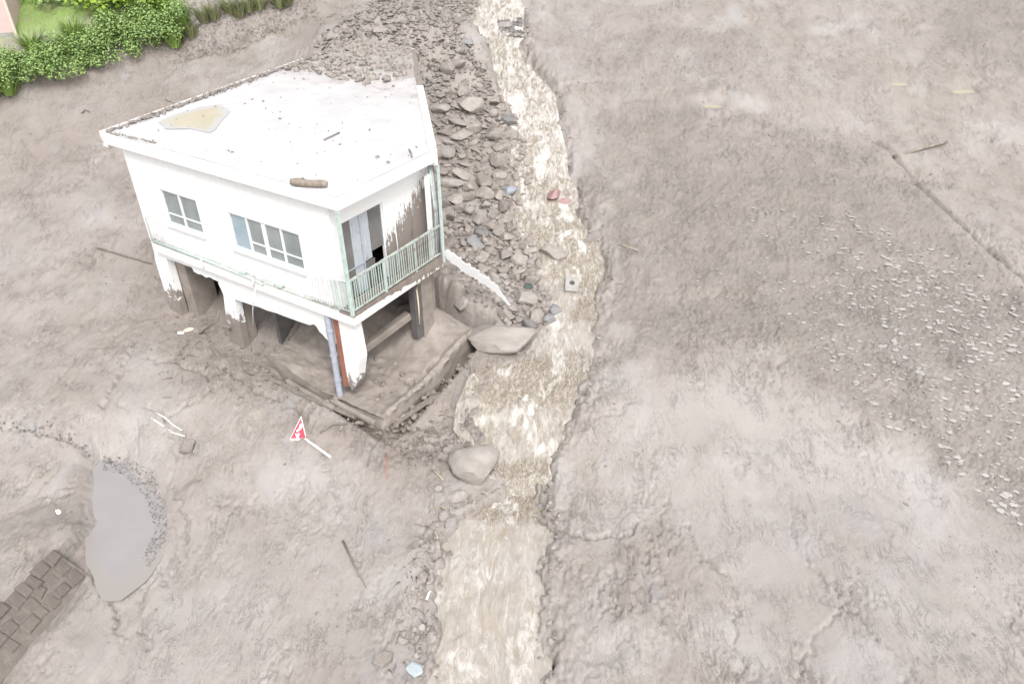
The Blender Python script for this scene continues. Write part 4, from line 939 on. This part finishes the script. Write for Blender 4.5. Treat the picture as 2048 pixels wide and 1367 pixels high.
scatter_stuff('mud_pebbles', pts, 1, 'rock', 'pebbles and clods lying loose on the open mud', 'pebbles', variants=9, seed=170, kw=dict(cuts=6, amp=.12), sink=.1)
# small pools between the clods on the right, sky reflection painted pale
def specks():
    V = []; F = []; off = 0
    RG = poly0([(1240, 400), (1500, 440), (1700, 470), (1900, 560), (2060, 660), (2060, 1120), (1900, 985), (1700, 845), (1560, 720), (1400, 600), (1250, 520)])
    for (x, y) in sample_poly(RG, 3600):
        u_ = sst(2, 10, x-xr(y)); nz = fbm(np.array([x/1.6]), np.array([y/1.6]), 2, 15)[0]
        if random.random() > (.10+.9*u_)*(.35+2.2*max(0, nz+.12)): continue
        s = random.choice((.012, .014, .017, .02, .024, .028, .035, .05, .075))*(.5+.7*u_); n_ = 11; z = gz(x, y)+.012; a0 = random.uniform(0, 6.28); el = random.uniform(.9, 1.9)
        ph = [random.uniform(.78, 1.2) for _ in range(n_)]; ro = random.gauss(-.25, .3); c_, s_ = math.cos(ro), math.sin(ro)
        v = []
        for k in range(n_):
            t = 2*math.pi*k/n_; a, b = s*ph[k]*math.cos(t)*el**.5, s*ph[k]*math.sin(t)/el**.5; v.append((x+a*c_-b*s_, y+a*s_+b*c_))
        zz = gza([q[0] for q in v], [q[1] for q in v]); z = float(zz.mean())+.012
        V += [(*q, z) for q in v]+[(x, y, z+.004)]; F += [(off+k, off+(k+1) % n_, off+n_) for k in range(n_)]; off += n_+1
    me = mesh_np('pool_specks', V, F, MT['wpool']); tag(link(bpy.data.objects.new('pool_specks', me)), 'countless small pools on the right mud flat, sky shine painted pale', 'pools', kind='stuff')
specks()

pts = []
for _ in range(420):
    r_ = random.random()
    if r_ < .45: i, j, z = -.70-abs(random.gauss(0, .16)), random.uniform(-.1, 3.9), random.uniform(-.75, -.25)
    elif r_ < .7: i, j, z = random.uniform(-.7, 4.5), -.12-abs(random.gauss(0, .14)), random.uniform(-.5, -.05)
    elif r_ < .85: i, j, z = random.uniform(-.5, 1.5), random.uniform(.0, 3.2), .04
    else: i, j, z = random.uniform(1.5, 8), random.uniform(-.6, .4), 9
    p = hw(i, j, 0); zz = gz(p.x, p.y); p.z = max(zz, z) if z < 5 else zz; pts.append(((p.x, p.y, p.z), random.choice((.02, .03, .045, .07, .10))))
scatter_stuff('house_debris', pts, 1, 'mud', 'mud clods and debris heaped round the terrace and piers', 'clods', variants=9, seed=230, kw=dict(cuts=7, amp=.15), sink=.1)
for (a, b, w_, lab) in [((-.74, .2, -.30), (-.95, 1.9, -.46), .16, 'muddy plank slumped against the right side of the terrace'), ((.2, -.24, -.16), (2.3, -.42, -.12), .13, 'long dark plank along the front edge of the terrace'), ((2.2, -.30, -.02), (3.9, -.55, .04), .12, 'broken plank at the left end of the terrace edge'), ((5.6, -.35, .28), (4.5, -.75, .10), .10, 'short plank in the mud before the middle pier')]:
    A_, B_ = hw(*a), hw(*b); A_.z = max(A_.z, gz(A_.x, A_.y)+.03); B_.z = max(B_.z, gz(B_.x, B_.y)+.03)
    tag(MB().bar(A_, B_, w_, .045).obj('plank', 'twig', bevel=.008), lab, 'plank')
# ------------------------------------------------------------------ stone retaining wall, lower left
def retaining_wall():
    a = np.array(G0(-60, 1345)); b = np.array(G0(120, 1140)); L = np.linalg.norm(b-a); d = (b-a)/L; nrm = np.array([d[1], -d[0]])
    root = empty('stone_wall', (a[0], a[1], gz(*a)), math.atan2(d[1], d[0])); tag(root, 'muddy block stone retaining wall showing at lower left', 'wall')
    A0 = np.array([a[0], a[1], PZ+.42]); up = np.array([nrm[0]*.62, nrm[1]*.62, -.50]); up /= np.linalg.norm(up); fn = np.cross(np.array([d[0], d[1], 0]), up); fn = fn if fn[2] > 0 else -fn
    R = Matrix(((d[0], up[0], fn[0]), (d[1], up[1], fn[1]), (0, up[2], fn[2])))
    inv = root.matrix_basis.inverted() if False else (Matrix.Translation((a[0], a[1], gz(*a))) @ Matrix.Rotation(math.atan2(d[1], d[0]), 4, 'Z')).inverted()
    def place(o, s, t, off): w = Vector(A0)+Vector((d[0], d[1], 0))*s+Vector(up)*t+Vector(fn)*off; o.matrix_basis = inv @ (Matrix.Translation(w) @ R.to_4x4())
    bk = MB().box(-.6, L+.1, -.05, 1.0, -.45, .008).obj('backing', 'wstone', root); place(bk, 0, 0, 0)
    proto = []
    for k in range(8):
        m = MB(); w, h = 1, 1; q = [(-.5+random.uniform(-.05, .05), -.5+random.uniform(-.05, .05)), (.5+random.uniform(-.05, .05), -.5+random.uniform(-.06, .06)), (.5+random.uniform(-.05, .05), .5+random.uniform(-.06, .06)), (-.5+random.uniform(-.05, .05), .5+random.uniform(-.06, .06))]
        v = [(*p, -.5) for p in q]+[(p[0]*.98, p[1]*.98, .25) for p in q]+[(p[0]*.72, p[1]*.72, .45+random.uniform(-.1, .1)) for p in q]
        m.add(v, [(8, 9, 10, 11)]+[(r+s_, r+(s_+1) % 4, r+4+(s_+1) % 4, r+4+s_) for r in (0, 4) for s_ in range(4)])
        o = m.obj('stone', 'wstone', root, smooth=True, sharp=45); proto.append(o)
    rows = 3; first = True; cnt = 0
    for r in range(rows):
        s = -.55+random.uniform(0, .15); hgt = .30
        while s < L-.12*r:
            w = random.uniform(.20, .36); o = proto[cnt] if cnt < len(proto) else link(proto[cnt % 8].copy(), root)
            place(o, s+w/2, .06+r*hgt+random.uniform(-.05, .05), random.uniform(-.03, .035)); o.matrix_basis = o.matrix_basis @ Matrix.Rotation(random.gauss(0, .1), 4, 'Z') @ Matrix.Diagonal((w*.98, hgt*random.uniform(.85, 1.08), .075, 1)); s += w; cnt += 1
retaining_wall()

# ------------------------------------------------------------------ stop sign, poles, sticks
def sign():
    p = G(596, 880); s = pxm(p); root = empty('road_sign', p); tag(root, 'red triangular road sign half sunk in the mud on a white pole', 'sign')
    R = Matrix.Rotation(math.radians(38), 4, 'X') @ Matrix.Rotation(math.radians(2), 4, 'Z')
    hw_, ht = 17*s, 47*s
    def tri(k, z0_, z1, dy=0): return MB().prism([(-hw_*k, dy), (hw_*k, dy), (2*s*k+1.5*s, dy+ht*k)], z0_, z1)
    o1 = tri(1.0, -.012, 0).obj('plate', 'white', root); o1.matrix_basis = R
    o2 = tri(.84, .001, .004, 3.8*s).obj('face', 'red', root); o2.matrix_basis = R
    def blob(pts, z=.008): m = MB(); m.prism([(x*s, y*s) for x, y in pts], .003, z); o = m.obj('marking', 'white', root); o.matrix_basis = R
    blob([(-4, 17), (-3.5, 20), (0, 22), (1, 27), (3, 31.5), (5.5, 32.5), (7, 29), (6.5, 24), (3.5, 20), (0, 17), (-2.5, 16)])
    blob([(-6, 13.5), (-3, 5), (1, 4.5), (2.5, 13), (0, 14), (-2, 10.5), (-3.5, 13)])
    a, b = p+Vector((15*s, -.02, .05)), G(662, 916, .02)
    def local(q): return Vector(q)-p
    n = 7; pts = [local(a.lerp(b, t)) for t in np.linspace(0, 1, n)]
    for q, t in zip(pts, np.linspace(0, 1, n)): q.z += .02
    MB().tube(pts, .035, 10).obj('pole', 'stub', root, smooth=True)
sign()
def stick(pts, r, mat, label, cat='stick', name='stick', wob=.25, n=7):
    P_ = [Vector(p) for p in pts]
    if len(P_) == 2: P_ = [P_[0], P_[0].lerp(P_[1], .35)+Vector((random.uniform(-.03, .03), 0, random.uniform(0, .04))), P_[0].lerp(P_[1], .7)+Vector((random.uniform(-.03, .03), 0, random.uniform(0, .03))), P_[1]]
    k = len(P_); rr = [r*(1-.45*q/(k-1)) for q in range(k)]
    return tag(MB().tube(P_, rr, n, wob).obj(name, mat, smooth=True), label, cat)
g = lambda u, v, l=.02: G(u, v, l)
stick([g(312, 826), g(366, 866, .10)], .03, 'stub', 'longer snapped white pole lying by the lone stone', 'pole', 'white_pole', .1)
stick([g(303, 836), g(345, 866, .03), g(372, 878, .10)], .028, 'stub', 'shorter mud covered white pole beside the longer one', 'pole', 'white_pole', .1)
stick([g(772, 912, .02), g(775, 957, .03)], .03, 'redst', 'red stick lying in the mud below the terrace corner', 'stick', 'red_stick', .1)
stick([g(770, 850, .1), g(772, 905, .02)], .022, 'twig', 'thin branch hanging from the terrace corner above the red stick')
stick([hw(1.0, -.15, .12), g(695, 830, .12), g(682, 862, .05)], .06, 'mudc', 'muddy pole leaning against the terrace edge under the corner pillar', 'pole', 'muddy_pole')
stick([g(640, 866), g(665, 852, .06), g(694, 850, .05)], .035, 'twig', 'crooked branch in the mud right of the road sign', 'branch', 'branch')
stick([g(400, 668, .02), hw(5.6, .1, .9), hw(5.35, .05, 1.35)], .03, 'wood', 'stick leaning against the middle pier of the house')
stick([hw(4.9, -.1, 1.0), g(462, 668, .03)], .04, 'wood', 'splintered board at the foot of the middle pier', 'board', 'board')
stick([hw(3.38, -.06, 2.72), hw(3.62, -.10, 2.0), hw(3.74, -.12, 1.45)], .022, 'frame', 'thin white pole hanging from the ledge under the wide window', 'pole', 'hanging_pole', .05)
stick([g(195, 498, .04), g(250, 515, .08), g(305, 530, .05)], .035, 'twig', 'branch lying in the mud left of the house', 'branch', 'branch')
stick([g(1786, 319, .09), g(1840, 303, .11), g(1893, 289, .10)], .08, 'wood', 'long log lying on the right mud flat', 'log', 'log')
stick([g(686, 1082), g(708, 1130, .04), g(732, 1175)], .03, 'twig', 'long thin stick on the mud left of the lower stream')
stick([g(163, 228), g(172, 223, .08), g(180, 226)], .03, 'twig', 'dark curved twig on the smooth mud below the green bank', 'twig', 'twig')
stick([g(864, 940), g(876, 952, .08), g(888, 962, .03)], .025, 'straw', 'pale reed stalk left of the big rounded boulder', 'reed', 'reed')
stick([g(880, 1012), g(892, 1020, .05), g(900, 1030)], .028, 'straw', 'pale broken reed on the left bank under the flat stone', 'reed', 'reed')
stick([g(868, 1062), g(876, 1080, .05)], .022, 'straw', 'short pale reed at the water below the waterfall', 'reed', 'reed')
stick([g(853, 1200, .03), g(858, 1190, .08), g(862, 1185, .08)], .03, 'white', 'white plastic scrap at the water on the lower left bank', 'scrap', 'scrap')
stick([g(1240, 490, .03), g(1275, 504, .04)], .025, 'straw', 'pale stick lying on the right bank of the stream')
stick([g(941, 735, .05), g(947, 770, .06), g(950, 803, .03)], .018, 'straw', 'pale root hanging down the bank right of the terrace', 'root', 'root')
stick([g(735, 935), g(742, 905, .06), g(768, 870, .05)], .02, 'twig', 'thin bent twig below the terrace corner', 'twig', 'twig')
stick([g(330, 200, .02), g(375, 218, .05)], .015, 'twig', 'fine twig at the foot of the green bank', 'twig', 'twig')
def scrap(u, v, w_, h_, rot, mat, lab):
    p = G(u, v, .05); s = pxm(p); m = MB(); n = 9
    m.prism([(w_*s*math.cos(2*math.pi*k/n)*random.uniform(.7, 1.2), h_*s*math.sin(2*math.pi*k/n)*random.uniform(.7, 1.2)) for k in range(n)], -.01, .01)
    o = m.obj('scrap', mat); o.location = p; o.rotation_euler = (math.radians(25), .1, math.radians(rot)); tag(o, lab, 'scrap')
scrap(378, 662, 11, 4.5, 40, 'tint', 'cream paper scrap in the mud at the left pier')
scrap(362, 668, 6, 3, 10, 'white', 'white plaster flake left of the cream scrap')
scrap(118, 1026, 4, 5, 60, 'white', 'tiny white scrap alone on the left mud bank')
pts = []
for k in range(130):                                             # loose twigs over banks
    pass
def twig_mess():
    m = MB()
    for _ in range(420):
        r = random.random()
        if r < .35: u, v = random.gauss(850, 45), random.gauss(870, 30)
        elif r < .6: v = random.uniform(880, 1350); u = np.interp(v, [q[1] for q in LB], [q[0] for q in LB])-abs(random.gauss(0, 30))-5
        elif r < .85: u, v = random.uniform(640, 960), random.uniform(-10, 110)
        else: u, v = random.uniform(330, 760), random.uniform(680, 800)
        p = G0(u, v); z = gz(*p); a = random.uniform(0, 6.28); L = random.uniform(.06, .3); d = Vector((math.cos(a), math.sin(a), random.uniform(-.1, .5)))*L
        c = Vector((p[0], p[1], z+.01)); m.tube([c, c+d*.5+Vector((0, 0, .03)), c+d], [.012, .01, .006], 5)
    tag(m.obj('twig_litter', 'twig', smooth=True), 'litter of broken twigs and roots over mud and rubble', 'twigs', kind='stuff')
twig_mess()

# ------------------------------------------------------------------ green bank and pink house at top left
def leaf_cloud(centres, n, size, spread, droop=.3):
    """leaf shaped faces spread through a crown; returns verts, quads, tint"""
    V = []; F = []; T = []
    for k in range(n):
        c = random.choice(centres); q = Vector((random.gauss(0, 1), random.gauss(0, 1), random.gauss(0, 1))); q.normalize(); q *= random.random()**.4
        p = Vector(c)+Vector((q.x*spread[0], q.y*spread[1], q.z*spread[2])); s = size*random.uniform(.6, 1.35)
        a = random.uniform(0, 6.28); d = Vector((math.cos(a), math.sin(a), random.uniform(-droop-.4, .35))).normalized(); nrm = (Vector((q.x, q.y, q.z+.8))+Vector((random.gauss(0, .4), random.gauss(0, .4), 0))).normalized()
        w_ = d.cross(nrm).normalized()*s*.36; o = len(V)
        V += [p, p+d*s*.45+w_, p+d*s-nrm*s*.12, p+d*s*.45-w_]; F.append((o, o+1, o+2, o+3)); t = random.random()**2; T += [t]*4
    return V, F, T
def shrub(p, r, h, n, size, mat, label, group, nm='leafy_shrub'):
    root = empty(nm, p); tag(root, label, 'shrub', group); cs = [(random.uniform(-.7, .7)*r, random.uniform(-.5, .5)*r, h*random.uniform(.2, .85)) for _ in range(9)]
    V, F, T = leaf_cloud(cs, n, size, (r*.42, r*.42, h*.3)); me = mesh_np('foliage', [tuple(v) for v in V], F, MT[mat], smooth=False); setattr_f(me, 'tint', T)
    link(bpy.data.objects.new('foliage', me), root); m = MB()
    for c in cs[:5]: m.tube([(c[0]*.1, c[1]*.1, -.1), (c[0]*.6, c[1]*.6, c[2]*.5), c], [.03, .02, .008], 5)
    m.obj('stem', 'twig', root, smooth=True); return root
ORD = 'first second third fourth fifth sixth seventh eighth ninth tenth eleventh twelfth thirteenth fourteenth fifteenth sixteenth seventeenth eighteenth'.split()
fr = [(-60, 205), (-10, 195), (25, 182), (62, 172), (100, 160), (135, 150), (168, 140), (205, 128), (240, 118), (275, 105), (305, 96), (335, 85)]
for k, (u, v) in enumerate(fr):
    p = G(u, v-12); shrub(p+Vector((0, .0, -.25)), random.uniform(.9, 1.2), random.uniform(1.1, 1.8), 3000, .085, 'leafd', f'broad leaved green shrub, {ORD[k]} from the left in the front row on the bank', 'shrubs along the edge of the green bank')
for k, (u, v) in enumerate([(10, 150), (60, 130), (110, 118), (165, 102), (215, 88), (262, 74), (300, 62), (340, 48)]):
    p = G(u, v); shrub(p, .8, .6, 1400, .08, 'leafd', f'low green shrub, {ORD[k]} from the left behind the front row on the bank', 'low shrubs on top of the green bank')
shrub(G(212, 14), 1.3, .8, 700, .2, 'leafy', 'bright yellow green bush at the top behind the lawn', None)
shrub(G(140, 4), 1.2, .9, 500, .2, 'leafd', 'dark green bush behind the lawn near the pink house', None)
shrub(G(280, 6), 1.0, .8, 450, .2, 'leafy', 'pale green bush right of the brightest yellow green one', None)
def grass_clump(p, r, n, h, mat, label, group):
    m_v = []; m_f = []; T = []
    for k in range(n):
        a = random.uniform(0, 6.28); q = Vector((math.cos(a), math.sin(a), 0)); b = q*r*.35*random.random(); L = h*random.uniform(.6, 1.2); tip = b+q*L*random.uniform(.2, .8)+Vector((0, 0, L*random.uniform(.45, 1))); md = b.lerp(tip, .55)+Vector((0, 0, L*.16)); w_ = Vector((-q.y, q.x, 0))*.018; o = len(m_v)
        m_v += [b-w_, b+w_, md+w_*.8, md-w_*.8, tip]; m_f += [(o, o+1, o+2), (o, o+2, o+3), (o+3, o+2, o+4)]; T += [random.random()]*5
    me = mesh_np('grass_clump', [tuple(v) for v in m_v], m_f, MT[mat], smooth=False); setattr_f(me, 'tint', T); o = link(bpy.data.objects.new('grass_clump', me)); o.location = p; tag(o, label, 'grass', group); return o
for k, (u, v) in enumerate(sorted([(318, 60), (340, 45), (350, 70), (305, 40), (330, 25), (352, 95), (0, 165), (20, 190), (365, 60), (30, 150), (90, 128), (140, 108), (190, 92), (240, 76), (285, 58), (70, 105), (150, 80), (220, 55)])):
    grass_clump(G(u, v), .7, 170, .95, 'grass', f'tall bright green grass clump, {ORD[k]} from the left along the green bank', 'tall grass on the green bank')
for k, (u, v) in enumerate(sorted([(410, 45), (430, 40), (460, 28), (500, 25), (520, 20), (575, 12), (560, 18), (385, 75), (480, 35)])):
    grass_clump(G(u, v), .6, 120, .75, 'leafm', f'mud spattered grass clump, {ORD[k]} from the left on the brown bank', 'muddy grass clumps on the brown bank')
def lawn():
    V = []; F = []; T = []; P_ = poly0([(0, 120), (0, -60), (380, -60), (350, 40), (200, 90)]); o = 0
    for (x, y) in sample_poly(P_, 16000):
        z = gz(x, y); a = random.uniform(0, 6.28); L = random.uniform(.08, .32); w_ = .018; dx, dy = math.cos(a), math.sin(a)
        V += [(x-dy*w_, y+dx*w_, z), (x+dy*w_, y-dx*w_, z), (x+dx*L*.5, y+dy*L*.5, z+L)]; F.append((o, o+1, o+2)); o += 3; T += [random.random()]*3
    me = mesh_np('lawn_grass', V, F, MT['grass'], smooth=False); setattr_f(me, 'tint', T); tag(link(bpy.data.objects.new('lawn_grass', me)), 'short green grass of the lawn on top of the bank', 'grass', kind='stuff')
    V = []; F = []; T = []; o = 0                                   # flattened dead stalks over the brown bank
    B2 = poly0([(345, 130), (360, 40), (420, 0), (640, -30), (640, 60), (480, 108)])
    for (x, y) in sample_poly(B2, 3600):
        z = gz(x, y); a = random.gauss(-1.57, .9); L = random.uniform(.1, .4); w_ = .012; dx, dy = math.cos(a), math.sin(a)
        V += [(x-dy*w_, y+dx*w_, z), (x+dy*w_, y-dx*w_, z), (x+dx*L, y+dy*L, z+L*random.uniform(-.1, .5)+.03)]; F.append((o, o+1, o+2)); o += 3; T += [0]*3
    me = mesh_np('dead_stalks', V, F, MT['twig'], smooth=False); setattr_f(me, 'tint', T); tag(link(bpy.data.objects.new('dead_stalks', me)), 'flattened muddy stalks over the brown bank', 'stalks', kind='stuff')
lawn()
def pink_house():
    p = G(37, 78); root = empty('pink_house', p, math.radians(14)); tag(root, 'pink rendered house corner at the top left behind the shrubs', 'house')
    MB().box(-7, -.07, .0, 6, .25, 5).obj('wall', 'pink', root); MB().box(-7.02, -.05, -.03, 6, -.6, .25).obj('plinth', 'conc', root)
    MB().box(-.07, .03, -.06, .06, -.3, 5).obj('corner_trim', 'pinkt', root); MB().box(-7.3, .3, -.3, 6.3, 5.0, 5.2).obj('roof', 'conc', root)
pink_house()
bpy.context.view_layer.update()
